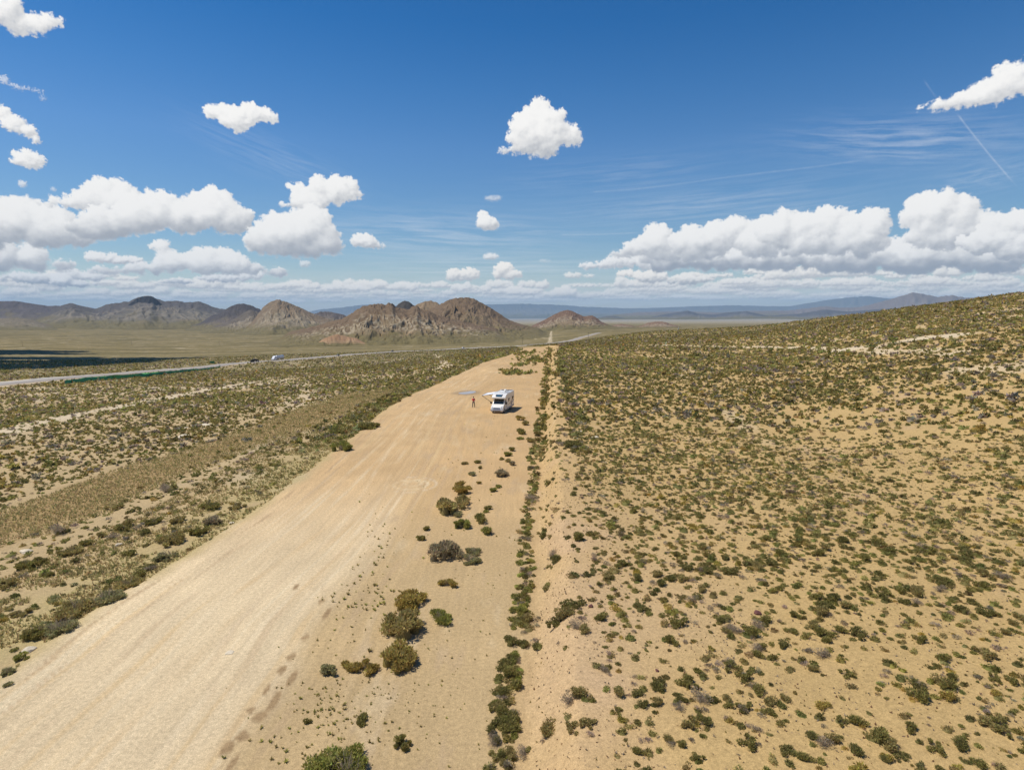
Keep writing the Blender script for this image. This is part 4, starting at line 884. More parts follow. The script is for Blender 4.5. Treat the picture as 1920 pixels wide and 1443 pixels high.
def car(px, off, flip, mat, label, suv):
    x, y, z, h = on_road(px, off); t = empty('car', (x, y, z), h+(math.pi if flip else 0)); tag(t, label, 'car')
    top = 1.75 if suv else 1.45
    oriented(MB().prof([(-2.3,.35),(-2.35,.75),(-1.3,.98),(-.6,top),(1.5,top),(2.2,1.0),(2.3,.4)], -.92, .92, .09, top=(1.0, .18, .6))).build('body', mat, t, True)
    oriented(MB().prof([(-1.22,1.05),(-.62,top-.1),(-.58,top-.13),(-1.16,1.0)], -.74, .74)).build('windscreen', M_CARGL, t); oriented(MB().prof([(1.56,top-.1),(2.14,1.06),(2.10,1.02),(1.52,top-.14)], -.72, .72)).build('rear_window', M_CARGL, t)
    for s in (-1, 1):
        MB().slab([(-.95, s*.925, 1.03), (1.7, s*.925, 1.03), (1.35, s*.80, top-.14), (-.5, s*.80, top-.14)], (0, s, .2), .012).build('side_window', M_CARGL, t)
        MB().box(-2.36, -2.28, *sorted((s*.55, s*.85)), .68, .82, .01).build('headlight', M_LAMP, t)
        for X in (-1.45, 1.45): rwheel(t, X, s*.82, .34, .22)
car(630, -2.6, True, M_DARKP, 'black car on the highway just right of the white semi truck', True)
car(738, 2.4, False, M_DARKP, 'dark car on the highway, second to the right of the semi truck', True)
car(867, -2.6, True, M_WPAINT, 'tiny white car far along the highway above the motorhome', True)
# green netting fence by the near road edge, road sign, poles
def green_fence():
    m, nt, b = new_mat('green_netting'); b.inputs['Roughness'].default_value = .8
    n = nt.nodes.new('ShaderNodeTexNoise'); n.inputs['Scale'].default_value = .12; n.inputs['Detail'].default_value = 5; n.inputs['Roughness'].default_value = .8; g = nt.nodes.new('ShaderNodeNewGeometry'); nt.links.new(g.outputs['Position'], n.inputs['Vector'])
    r = nt.nodes.new('ShaderNodeValToRGB'); r.color_ramp.elements[0].position = .35; r.color_ramp.elements[0].color = (.07, .27, .09, 1); r.color_ramp.elements[1].position = .65; r.color_ramp.elements[1].color = (.09, .44, .14, 1); nt.links.new(n.outputs['Fac'], r.inputs[0]); nt.links.new(r.outputs[0], b.inputs['Base Color'])
    t = empty('barrier_fence', (GREENF[0][0], GREENF[0][1], gz(*GREENF[0]))); tag(t, 'long low green netting fence along the near edge of the highway', 'fence')
    o0 = Vector(t.location); P = []
    for a, b_ in zip(GREENF[:-1], GREENF[1:]):
        L_ = math.hypot(b_[0]-a[0], b_[1]-a[1]); k_ = max(1, int(L_/6))
        for k in range(k_): P.append((a[0]+(b_[0]-a[0])*k/k_, a[1]+(b_[1]-a[1])*k/k_))
    rr = random.Random(3); V = []; F = []
    for i, p in enumerate(P):
        hgt = 1.5+.5*math.sin(i*.21)+rr.uniform(-.15, .15); z = gz(*p)
        for dx, zz in ((-.03, -.2), (-.03, hgt), (.03, hgt), (.03, -.2)): V.append((p[0]-o0.x, p[1]+dx-o0.y, z+zz-o0.z))
        if i: a = (i-1)*4; b2 = i*4; F += [(a+k, b2+k, b2+k+1, a+k+1) for k in range(3)]
    o = mesh_np('netting', V, np.array(F), m); link(o, t)
    for i in range(0, len(P), max(1, len(P)//60)):
        p = P[i]; z = gz(*p); MB().cyl((p[0]-o0.x, p[1]-.06-o0.y, z-o0.z-.2), (p[0]-o0.x, p[1]-.06-o0.y, z-o0.z+2.0), .05, n=8).build('post', M_GREYP, t)
green_fence()
def road_sign():
    x, y = at(398, 684.5); t = empty('road_sign', (x, y, gz(x, y)), 0); tag(t, 'green road sign beside the far edge of the highway', 'road sign')
    MB().box(-1.9, 1.9, -.04, .04, 1.6, 3.2, .03).build('panel', simple('sign_green', (.01, .16, .06), .5), t)
    for s in (-1, 1): MB().cyl((s*1.2, .08, -.2), (s*1.2, .08, 3.1), .07, n=8).build('post', M_ALU, t)
road_sign()
M_WOOD = simple('pole_wood', (.10, .08, .065), .9, noise=.2)
def pole0():
    t = empty('power_pole', (0, 0, 0)); MB().cyl((0, 0, -.5), (0, 0, 13.5), .30, .22, n=8).build('pole', M_WOOD, t)
    MB().box(-1.9, 1.9, -.12, .12, 11.9, 12.25).build('crossarm', M_WOOD, t)
    for x in (-1.6, 0, 1.6): MB().cyl((x, 0, 12.25), (x, 0, 12.6), .1, n=6).build('insulator', M_GREYP, t)
    return t
def copy_tree(o, parent=None):
    c = o.copy(); root_col.objects.link(c); c.parent = parent
    for ch in list(o.children): copy_tree(ch, c)
    return c
pp = pole0()
for i, (px, py, w) in enumerate([(42,648.5,'above the dark cloud shadow at the left'),(247,647,'above the left end of the highway fence'),(411,647,'above the green road sign'),(564,646,'above the white semi truck'),(710,645,'below the foot of the scree ridge'),(843,644.5,'below the brown dome hill'),(980,645,'left of the pale straight track'),(1104,640,'right of the highway bend')]):
    o = pp if i == 0 else copy_tree(pp); x, y = at(px, py) if px < 1000 else (1300*math.sin(az_of(px)), 1300*math.cos(az_of(px))); o.location = (x, y, gz(x, y)); o.rotation_euler.z = R(20)
    tag(o, 'thin brown power pole with a crossarm, standing '+w, 'power pole', 'power poles across the plain')
def mast():
    x, y = at(1272, 617.5); t = empty('mast', (x, y, gz(x, y))); tag(t, 'small pale mast at the end of the low reddish hills', 'mast')
    D_ = math.hypot(x, y); k = D_/F0; MB().cyl((0, 0, -2), (0, 0, 6*k), .25*k, .15*k, n=8).build('tower', M_WPAINT, t); MB().box(-1.3*k, 1.3*k, -.5*k, .5*k, -1, 1.6*k, .1).build('hut', M_WPAINT, t)
mast()
# the puddle
def puddle():
    m, nt, b = new_mat('muddy_water'); b.inputs['Base Color'].default_value = (.42, .38, .34, 1); b.inputs['Roughness'].default_value = .3; b.inputs['Specular IOR Level'].default_value = .5
    n = nt.nodes.new('ShaderNodeTexNoise'); n.inputs['Scale'].default_value = 3; bp = nt.nodes.new('ShaderNodeBump'); bp.inputs['Strength'].default_value = .05; nt.links.new(n.outputs['Fac'], bp.inputs['Height']); nt.links.new(bp.outputs[0], b.inputs['Normal'])
    out = [(-1.7,-.75),(-1.3,-1.5),(-.3,-1.9),(.5,-1.5),(1.2,-.7),(1.65,.4),(1.6,1.3),(1.0,1.9),(.3,1.7),(-.2,.9),(-.9,.4),(-1.5,-.1)]
    P = smooth_path(out+[out[0]], 5)[:-1]
    z = max(gz(PUD[0]+x, PUD[1]+y*1.25) for x, y in P)+.012
    bm = bmesh.new(); f = bm.faces.new([bm.verts.new((PUD[0]+x, PUD[1]+y*1.25, z)) for x, y in P]); me = bpy.data.meshes.new('puddle_water')
    if f.normal.z < 0: f.normal_flip()
    bm.normal_update(); 
    if f.normal.z < 0: f.normal_flip()
    bm.to_mesh(me); bm.free(); me.materials.append(m); o = bpy.data.objects.new('puddle_water', me); link(o); tag(o, kind='structure', label='shallow grey puddle on the dirt strip behind the person')
puddle()
# rocks
def rock(px, py, w, col, label, seed, hgt=.5):
    x, y = at(px, py); d = math.hypot(x, y, CAM_H); s = w*d/F0; rr = random.Random(seed); bm = bmesh.new(); bmesh.ops.create_icosphere(bm, subdivisions=3, radius=.5)
    for v in bm.verts:
        n = .18*math.sin(v.co.x*7+seed)+.14*math.sin(v.co.y*9+seed*2)+.12*math.sin(v.co.z*11+v.co.x*5+seed); v.co *= 1+n*.6+rr.uniform(-.04, .04); v.co.x *= s; v.co.y *= s*.8; v.co.z = v.co.z*s*hgt
    me = bpy.data.meshes.new('rock'); bm.to_mesh(me); bm.free(); me.materials.append(col); o = bpy.data.objects.new('rock', me); link(o); o.location = (x, y, gz(x, y)+s*hgt*.15); o.rotation_euler.z = rr.uniform(0, 3); tag(o, label, 'rock', 'rocks')
M_RP = simple('pale_limestone', (.62, .52, .37), .9, noise=.15, nscale=6); M_RR = simple('dark_red_rock', (.13, .05, .04), .9, noise=.2, nscale=6)
for i, a in enumerate([(55,1221,17,M_RP,'cream boulder at the lower left edge of the dirt strip',.55),(49,1035,17,M_RP,'flat pale boulder in front of the green bush cluster at the far left',.4),(223,1022,10,M_RP,'small pale boulder below the dark bush row at the left',.6),(435,981,9,M_RP,'small cream stone where the left bushes meet the dirt strip',.5),
   (430,1223,15,M_RP,'flat whitish slab lying in the middle of the bright dirt strip',.12),(1108,1137,9,M_RR,'dark red stone on the right-hand bank top',.7),(1420,1149,13,M_RR,'dark red flat rock in the right-hand scrub plain',.5),(1232,1257,7,M_RR,'small rusty stone in the bare patch of the right-hand plain',.6),(1204,1271,4,M_RR,'tiny black-red stone left of the rusty stone',.6),
   (1096,772,9,M_RP,'pale slab farthest back on top of the bank',.3),(1087,809,11,M_RP,'left pale slab of the group on the bank top',.25),(1116,820,16,M_RP,'long pale slab of the group on the bank top',.25),(1080,822,10,M_RP,'low pale slab nearest the bank edge',.25),
   (345,818,26,M_RP,'broad pale rock slab in the left field',.14),(388,796,20,M_RP,'pale flat outcrop behind the broad slab in the left field',.12),(345,802,14,M_RP,'small pale outcrop left of the flat outcrop in the left field',.12),(874,775,14,M_RP,'',.1)][:16]):
    rock(*a[:5], seed=i+3, hgt=a[5])
# ------------------------------------------------------------------ plants
def plant_mat(name, rough=.85):
    m, nt, b = new_mat(name); b.inputs['Roughness'].default_value = rough; b.inputs['Specular IOR Level'].default_value = .15
    ca = nt.nodes.new('ShaderNodeAttribute'); ca.attribute_name = 'col'; nt.links.new(ca.outputs['Color'], b.inputs['Base Color'])
    tr = nt.nodes.new('ShaderNodeBsdfTranslucent'); nt.links.new(ca.outputs['Color'], tr.inputs[0]); mx = nt.nodes.new('ShaderNodeMixShader'); mx.inputs[0].default_value = .42
    nt.links.new(b.outputs[0], mx.inputs[1]); nt.links.new(tr.outputs[0], mx.inputs[2]); nt.links.new(mx.outputs[0], nt.nodes['Material Output'].inputs['Surface'])
    return m
M_LEAF = plant_mat('scrub_leaf'); M_TWIG = plant_mat('dry_twig')
rs = np.random.default_rng(11)
GREEN = np.array([.315,.270,.085]); OLV = np.array([.395,.315,.120]); GOLD = np.array([.48,.35,.095]); GREYB = np.array([.37,.30,.215]); BRIGHT = np.array([.355,.340,.092]); SAGE = np.array([.405,.365,.170]); DKG = np.array([.245,.215,.072])
def tuft(n, leaf, base, seed, lumps=4, thin=.5, up=.55, hgt=.62, spread=.12, core=True):
    "leaf clump, about 1 wide: n small triangles over a few lobes, plus a dark irregular heart"
    g = np.random.default_rng(seed); lc = np.stack([g.uniform(-.26, .26, lumps), g.uniform(-.26, .26, lumps), g.uniform(.12, .30, lumps)*hgt/.62], -1); lr = g.uniform(.17, .30, lumps)
    if lumps >= 6: lc[:, :2] *= 1.45; lr = g.uniform(.10, .21, lumps); lc[:, 2] *= g.uniform(.5, 1.25, lumps)
    if lumps == 1: lc[:] = (0, 0, .2*hgt/.62); lr[:] = .42
    k = g.integers(0, lumps, n); d = g.normal(size=(n, 3)); d[:, 2] = np.abs(d[:, 2])*.9+.02*0; d /= np.linalg.norm(d, axis=1, keepdims=True)
    rad = lr[k][:, None]*g.uniform(.55, 1.12, (n, 1))
    c = lc[k]+d*rad*np.array([1, 1, .9*hgt/.62]); c[:, 2] = np.clip(c[:, 2], .01, None)
    dirn = d*(1-up)+np.array([0, 0, up])+g.normal(size=(n, 3))*.35; dirn /= np.linalg.norm(dirn, axis=1, keepdims=True)
    side = np.cross(dirn, g.normal(size=(n, 3))); side /= np.linalg.norm(side, axis=1, keepdims=True)
    L_ = leaf*g.uniform(.5, 1.7, (n, 1)); Wd = L_*thin
    A = c-side*Wd; B = c+side*Wd; T = c+dirn*L_*1.3
    V = np.stack([A, B, T], 1).reshape(-1, 3); F = np.arange(3*n).reshape(n, 3)
    tone = g.uniform(.62, 1.4, (n, 1)); hue = g.normal(size=(n, 3))*.07
    C = np.repeat(np.clip(np.asarray(base)*tone*(1+hue)*(.9+.2*g.uniform(size=(lumps, 1))[k]), .01, .6), 3, axis=0)
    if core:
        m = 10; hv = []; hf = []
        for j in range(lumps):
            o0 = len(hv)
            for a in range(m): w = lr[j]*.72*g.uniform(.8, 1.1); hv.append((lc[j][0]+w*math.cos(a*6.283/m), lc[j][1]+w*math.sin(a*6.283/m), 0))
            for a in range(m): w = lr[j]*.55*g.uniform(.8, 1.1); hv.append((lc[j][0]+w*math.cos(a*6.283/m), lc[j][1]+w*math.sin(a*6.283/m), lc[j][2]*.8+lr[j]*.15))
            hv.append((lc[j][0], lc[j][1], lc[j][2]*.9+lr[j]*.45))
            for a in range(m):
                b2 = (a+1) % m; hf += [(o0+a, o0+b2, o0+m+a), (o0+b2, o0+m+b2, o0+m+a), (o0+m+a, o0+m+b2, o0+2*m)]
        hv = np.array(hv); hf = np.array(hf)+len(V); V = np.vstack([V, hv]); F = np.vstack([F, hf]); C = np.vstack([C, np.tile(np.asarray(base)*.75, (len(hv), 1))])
    return V, F, C
def twigs(n, seed, base, h=.5, r=.0035):
    g = np.random.default_rng(seed); V = []; F = []; C = []
    for i in range(n):
        a = g.uniform(0, 6.283); tilt = g.uniform(.2, 1.15); L_ = g.uniform(.6, 1.0)*h; d = np.array([math.cos(a)*math.sin(tilt), math.sin(a)*math.sin(tilt), math.cos(tilt)]); s = np.cross(d, [.3, .2, 1]); s /= np.linalg.norm(s)+1e-6; u = np.cross(d, s)
        p0 = np.array([g.uniform(-.06, .06), g.uniform(-.06, .06), 0]); p1 = p0+d*L_
        o0 = len(V); V += [p0+s*r*2, p0-s*r+u*r*1.7, p0-s*r-u*r*1.7, p1]; F += [(o0, o0+1, o0+3), (o0+1, o0+2, o0+3), (o0+2, o0, o0+3)]; C += [np.asarray(base)*g.uniform(.7, 1.2)]*4
        for q in range(3):
            b0 = p0+d*L_*g.uniform(.35, .8); dd = d+g.normal(size=3)*.5; dd /= np.linalg.norm(dd); b1 = b0+dd*L_*.4; o0 = len(V); V += [b0+s*r, b0-s*r+u*r, b1]; F += [(o0, o0+1, o0+2)]; C += [np.asarray(base)*g.uniform(.7, 1.2)]*3
    return np.array(V), np.array(F), np.array(C)

# ---- where plants stand
def scatter(n, r0, r1, a0, a1):
    u = rs.uniform(0, 1, n); r = np.sqrt(r0*r0+u*(r1*r1-r0*r0)); a = rs.uniform(R(a0), R(a1), n); return r*np.sin(a), r*np.cos(a)
X_, Y_, S_, K_, G_ = [], [], [], [], []      # x, y, width, kind, region
def put(x, y, s, k, g):
    X_.append(x); Y_.append(y); S_.append(s); K_.append(k); G_.append(np.full(len(x), g))
KCOL = [GREEN, DKG, OLV, GREYB, GOLD, BRIGHT, SAGE]
def field(n, r0, r1, a0, a1, smin, smed, sig, dens_gain, region):
    x, y = scatter(n, r0, r1, a0, a1); t = x-foot_x(y); l = edge_x(y)-x; r = np.hypot(x, y)
    keep = rs.uniform(size=n)
    d = .58+.66*fbm(x/3.2, y/3.2, 4, 201)+.50*fbm(x/28, y/28, 3, 202)
    if region == 1: ok = (t > 4.2)
    else:
        ok = (l > 1.0); dd = line_dist(x, y, DRY); wdt = np.interp(y, [20, 60, 120], [5, 7, 9]); d = d*(.08+.92*ss(wdt*.55, wdt*1.15, dd+1.5*pn(x/4, y/4, 5)))
    hwd = line_dist(x, y, HWY) if region == 2 or r1 > 300 else np.full(n, 99.)
    ok &= hwd > 13
    for pts, w, s in TRAILS:
        if r0 < 700: ok &= (line_dist(x, y, pts) > w*1.0*s+.3) | (rs.uniform(size=n) > .93*s)
    ok &= keep < d*dens_gain
    x, y = x[ok], y[ok]; m = len(x); s = np.clip(smed*np.exp(rs.normal(size=m)*sig), smin, .80 if r0 < 60 else 1.3)
    q = rs.uniform(size=m)+.25*fbm(x/9, y/9, 2, 203); k = np.where(q < .42, 0, np.where(q < .62, 1, np.where(q < .80, 2, np.where(q < .97, 3, 4))))
    put(x, y, s, k, region)
field(23000, 15, 75, -2, 50, .10, .32, .42, 1.0, 1)
field(36000, 75, 190, -2, 48, .2, .47, .38, 1.0, 1)
field(60000, 190, 420, 0, 48, .35, .62, .3, .95, 1)
field(34000, 420, 900, 0, 46, .7, 1.0, .3, .8, 1)
field(5500, 15, 75, -50, -8, .12, .34, .42, .9, 2)
field(30000, 75, 190, -48, 0, .2, .45, .38, .95, 2)
field(48000, 190, 420, -48, 2, .35, .60, .3, .9, 2)
field(30000, 420, 900, -46, 4, .7, 1.1, .3, .75, 2)
# beside the bank: dense foot strip, scattered slope, larger shrubs along the top
def strip(n, y0, y1, t0, t1, smed, sig, region, kinds, cl=1.0, left=False):
    y = np.exp(rs.uniform(math.log(y0), math.log(y1), n)) if y1 > 3*y0 else rs.uniform(y0, y1, n); t = rs.uniform(t0, t1, n)
    x = (edge_x(y)-t) if left else (foot_x(y)+t)
    ok = rs.uniform(size=n) < .55+cl*pn(t*0+region, y/3.2, 300+region)+.5*cl*pn(x/1.5, y/1.5, 301)
    x, y = x[ok], y[ok]; m = len(x); put(x, y, np.clip(smed*np.exp(rs.normal(size=m)*sig), .15, 1.9), np.array(kinds)[rs.integers(0, len(kinds), m)], region)
strip(540, 18, 60, -.25, .70, .47, .25, 3, [0,0,1,1,2,3,5], .15); strip(620, 60, 270, -.3, 1.3, .66, .3, 3, [0,1,0,2,0], .4)
strip(170, 18, 60, 1.0, 3.6, .42, .45, 4, [0,1,2,3]); strip(260, 60, 250, 1.4, 3.2, .5, .4, 4, [0,1,2])
strip(110, 18, 60, 3.2, 5.2, .42, .35, 1, [0,1,3,2]); strip(420, 60, 250, 3.1, 6.0, .72, .35, 1, [1,0,3,0,2])
# belt along the left edge of the strip
strip(60, 24, 75, .4, 5.0, .55, .45, 5, [6,2,0,5,6], 1.0, True); strip(800, 75, 265, .2, 5.5, .75, .35, 5, [5,0,2,0,6], .8, True)
strip(170, 30, 75, 4.5, 15, .55, .45, 2, [0,1,3,2,0], 1.2, True)
# islands of scrub far up the strip
for px, py, w, h, n in [(965,699,52,12,70),(1000,675,60,16,110),(985,662,60,8,60),(975,684,40,6,30)]:
    for _ in range(n):
        q = rs.normal(size=2)*.45; x, y = flat_at(px+q[0]*w*.5, py+q[1]*h*.5); put(np.array([x]), np.array([y]), np.array([rs.uniform(.5, 1.3)]), np.array([rs.choice([0, 2, 5])]), 6)
X_ = np.concatenate(X_); Y_ = np.concatenate(Y_); S_ = np.concatenate(S_); K_ = np.concatenate(K_); G_ = np.concatenate(G_)

# ---- shrubs told apart in the photograph: photo column, row of the foot, width in photo pixels, height ratio, kind, label
NAMED = [
 (757,1192,78,.66,'olive','largest olive bush on the sandy middle ground beside a yellowish one'),
 (771,1140,54,.55,'gold','yellowish round bush touching the back of the largest olive bush'),
 (824,1166,42,.42,'bright','open straggly green bush right of the largest olive bush'),
 (747,1254,68,.55,'gold2','yellow-green domed bush standing right of the double yellowish bush'),
 (686,1261,36,.6,'gold','right half of the double yellowish bush'),(659,1261,34,.55,'gold','left half of the double yellowish bush'),
 (610,1268,32,.75,'sage','grey-green bush with bare twigs, leftmost of the yellowish bush row'),
 (640,1478,104,.5,'bright','big pale green bush cut by the bottom edge of the picture'),
 (755,1402,30,.8,'green','lone round green bush on bare sand near the bottom edge'),
 (678,1352,21,.6,'green','upper of two small stacked green bushes'),(678,1363,20,.5,'green','lower of two small stacked green bushes'),
 (574,1358,15,.8,'green','small upright green shrub by the lower brown stains'),
 (838,1101,30,.5,'gold','low golden cushion shrub alone on the middle sand'),
 (834,1045,56,.6,'greyo','broad grey-olive bush with dry branches beside the strip'),
 (887,1040,28,.5,'sage','back one of two pale green bushes right of the grey-olive bush'),(883,1055,30,.5,'sage','front one of two pale green bushes right of the grey-olive bush'),
 (787,1013,16,.7,'green','small dark green bush left of the grey-olive bush'),(800,994,14,.8,'green','small round bush on the bare sand left of the big clump'),
 (832,955,36,.75,'olive','left part of the big olive clump'),(848,962,44,.75,'olive','front part of the big olive clump'),(866,946,28,.8,'olive','right part of the big olive clump'),(858,968,22,.5,'sage','small sage bush at the foot of the big olive clump'),
 (862,923,38,.5,'gold','golden bush behind the big olive clump'),(880,917,12,.6,'gold2','small yellow bush touching the golden bush'),
 (865,991,32,.7,'bright','bright green bush with dry twigs below the big olive clump'),(903,980,26,.65,'green','green bush above the rounded green one'),(917,1001,25,.65,'bright','rounded green bush with a grey twig patch on its left'),
 (945,893,30,.55,'greyo','grey-olive bush on the sand below the wheel tracks'),(925,922,15,.8,'bright','bright round bush in front of the grey-olive one'),(934,914,12,.5,'bright','low bush touching the bright round bush'),
 (953,855,15,.7,'bright','front bush of the pair by the curved wheel tracks'),(960,846,13,.65,'green','back bush of the pair by the curved wheel tracks'),(949,866,14,.5,'olive','low olive bush of the trio below the pair'),(962,872,15,.7,'greyo','right grey bush of the trio below the pair'),(941,862,9,.6,'green','left green bush of the trio below the pair'),
 (870,871,12,.7,'olive','left bush of the small group at the end of the wheel tracks'),(896,868,13,.7,'green','upper right bush of the small group at the wheel tracks'),(900,879,10,.8,'green','lower right bush of the small group at the wheel tracks'),(882,892,16,.5,'sage','pale low bush between the small group and the golden bush'),
 (899,907,10,.6,'gold2','tiny golden shrub between the olive clump and the grey-olive bush'),(913,955,14,.6,'green','back bush of the small clump right of the olive clump'),(911,961,12,.5,'bright','front bush of the small clump right of the olive clump'),
 (976,788,14,.8,'gold2','yellow-green bush just in front of the motorhome'),(985,797,17,.7,'olive','olive bush behind the wide green one near the motorhome'),(977,814,20,.6,'green','wide green bush in front of the motorhome'),(974,824,12,.6,'bright','small bright bush below the wide green one'),(995,830,19,.5,'olive','low olive mound near the bank in front of the motorhome'),
 (126,1162,72,.55,'olive','long olive bush on the left edge of the dirt strip'),(190,1136,56,.6,'sage','sage bush right of the long olive bush'),(234,1105,50,.5,'olive','olive bush above the sage bush on the left edge'),
 (62,1198,52,.6,'green','green bush at the lower left edge of the strip'),(104,1192,56,.5,'sage','pale twiggy bush right of the lower left green bush'),(8,1268,30,.9,'sage','lone grey-green bush at the left picture edge'),(9,1288,20,.5,'sage','small low shrub under the lone grey-green bush'),
 (5,1105,36,.8,'olive','olive bush cut by the left picture edge'),(28,1158,32,.5,'olive','low olive bush just inside the left picture edge'),
 (306,1052,38,.6,'sage','sage bush nearest the dirt strip below the left bush belt'),(318,1022,50,.6,'olive','olive bush with dry grass left of the strip edge'),(368,1004,34,.7,'green','blue-green bush of the pair near the cream stone'),(392,986,40,.6,'greyo','grey-olive bush of the pair near the cream stone'),
 (125,1042,40,.6,'olive','olive bush in the middle of the left cluster'),(42,1068,44,.5,'green','green mass at the left end of the left cluster'),(75,1058,32,.6,'green','dark green bush beside the flat pale boulder'),(158,1025,26,.6,'green','round green bush right of the left cluster'),(183,1010,22,.7,'olive','olive bush above the small pale boulder'),
 (235,988,26,.9,'olive','tall olive bush in the dark bush row'),(283,985,32,.6,'green','green bush in the middle of the dark bush row'),(330,982,30,.6,'olive','right-hand bush of the dark bush row'),
 (390,956,38,.5,'green','green bush where the left belt narrows'),(440,955,30,.5,'olive','olive bush on the edge of the belt below the stony track'),
 (640,845,32,.6,'bright','bright green bush in the belt at the widest part of the strip'),(690,803,34,.4,'green','long low green bush on the belt edge left of the motorhome'),
]
NC = {'olive': OLV*1.12, 'gold': GOLD*.88+OLV*.1, 'gold2': GOLD*.6+OLV*.5, 'bright': BRIGHT, 'sage': SAGE, 'green': GREEN, 'greyo': GREYB*.6+OLV*.45}
nx_, ny_, nw_ = [], [], []
for i, (px, py, w, hr, kd, lab) in enumerate(NAMED):
    x, y = at(px, py) if py < 1443 else flat_at(px, py)
    y += .28*w/F0*math.hypot(x, y, CAM_H)*.8
    z = gz(x, y); f = project(x, y, z)[2]; wd = w*f/F0
    big = w > 26
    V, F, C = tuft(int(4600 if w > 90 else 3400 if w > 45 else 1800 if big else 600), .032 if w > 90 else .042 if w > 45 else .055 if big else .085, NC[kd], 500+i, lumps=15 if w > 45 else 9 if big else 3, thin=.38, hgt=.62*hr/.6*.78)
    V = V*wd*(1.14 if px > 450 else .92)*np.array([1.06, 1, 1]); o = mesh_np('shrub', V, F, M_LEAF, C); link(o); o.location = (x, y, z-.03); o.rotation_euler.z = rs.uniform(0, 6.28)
    tag(o, lab, 'shrub', 'larger bushes on the sand')
    if w > 20:
        tw = GREYB if kd in ('sage', 'greyo', 'bright') else GREYB*.7
        V, F, C = twigs(46 if kd in ('sage', 'greyo', 'bright') else 22, 900+i, tw, .52 if kd in ('sage', 'greyo') else .42); V = V*wd*1.25; c = mesh_np('stems', V, F, M_TWIG, C); link(c, o)
    nx_.append(x); ny_.append(y); nw_.append(wd)
# keep scattered plants out of the named ones, the stones and the vehicle
for x, y, w in zip(nx_, ny_, nw_):
    ok = np.hypot(X_-x, Y_-y) > w*.55; X_, Y_, S_, K_, G_ = X_[ok], Y_[ok], S_[ok], K_[ok], G_[ok]
Z_ = ground_z(X_, Y_); PX, PY, FD = project(X_, Y_, Z_); size = S_*F0/FD
infr = (PX > 8) & (PX < 1912) & (PY > 600) & (PY < 1436)
REG = {1: 'on the right plain', 2: 'in the left scrub field', 3: 'along the foot of the bank', 4: 'on the bank slope', 5: 'on the left verge', 6: 'on the scrub island'}
KN = {0: ('green', 0), 1: ('dark green', 1), 2: ('olive', 2), 3: ('dry grey-brown', 3), 4: ('golden', 4), 5: ('bright green', 5), 6: ('sage-coloured', 6)}
order = np.argsort(-(size*infr)); NIND = 225; ind = order[:NIND]
protos = {}
for k in range(7):
    for v in range(3):
        n = 800 if k != 3 else 520
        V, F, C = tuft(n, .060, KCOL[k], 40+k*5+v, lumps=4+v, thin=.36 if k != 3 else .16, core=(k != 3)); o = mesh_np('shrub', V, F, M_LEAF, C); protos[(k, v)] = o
        V, F, C = twigs(60 if k == 3 else 16, 70+k*5+v, GREYB if k == 3 else GREYB*.75, .55); protos[(k, v, 's')] = mesh_np('stems', V, F, M_TWIG, C)
seen = set(); names = {}
for j, i in enumerate(ind):
    k = int(K_[i]); v = j % 3; px, py = PX[i], PY[i]
    o = protos[(k, v)] if (k, v) not in seen else protos[(k, v)].copy(); c = protos[(k, v, 's')] if (k, v) not in seen else protos[(k, v, 's')].copy(); seen.add((k, v))
    root_col.objects.link(o); root_col.objects.link(c); c.parent = o
    s = S_[i]*1.05; o.location = (X_[i], Y_[i], Z_[i]-.02); o.rotation_euler.z = rs.uniform(0, 6.28); o.scale = (s*rs.uniform(.9, 1.35), s*rs.uniform(.85, 1.1), s*rs.uniform(.65, .95))
    szn = 'small' if S_[i] < .45 else 'large' if S_[i] > .75 else 'middling'
    zone = ('very near' if py > 1250 else 'near' if py > 1000 else 'farther back')
    side_ = ('' if G_[i] != 1 else ', by the bank' if px < 1200 else ', far right' if px > 1650 else ', mid-plain')
    names.setdefault(f"{szn} {KN[k][0]} shrub {REG[int(G_[i])]}, {zone}{side_}", []).append((px, o)); o['category'] = 'shrub'
ORD = 'first second third fourth fifth sixth seventh eighth ninth tenth eleventh twelfth thirteenth fourteenth fifteenth sixteenth seventeenth eighteenth nineteenth twentieth'.split()
for base, lst in names.items():
    lst.sort(key=lambda q: q[0])
    for r_, (_, o) in enumerate(lst):
        o['label'] = base if len(lst) == 1 else f"{base}, {ORD[r_] if r_ < 20 else str(r_+1)+'th'} from left"
        o['group'] = base.replace(' shrub ', ' shrubs ')
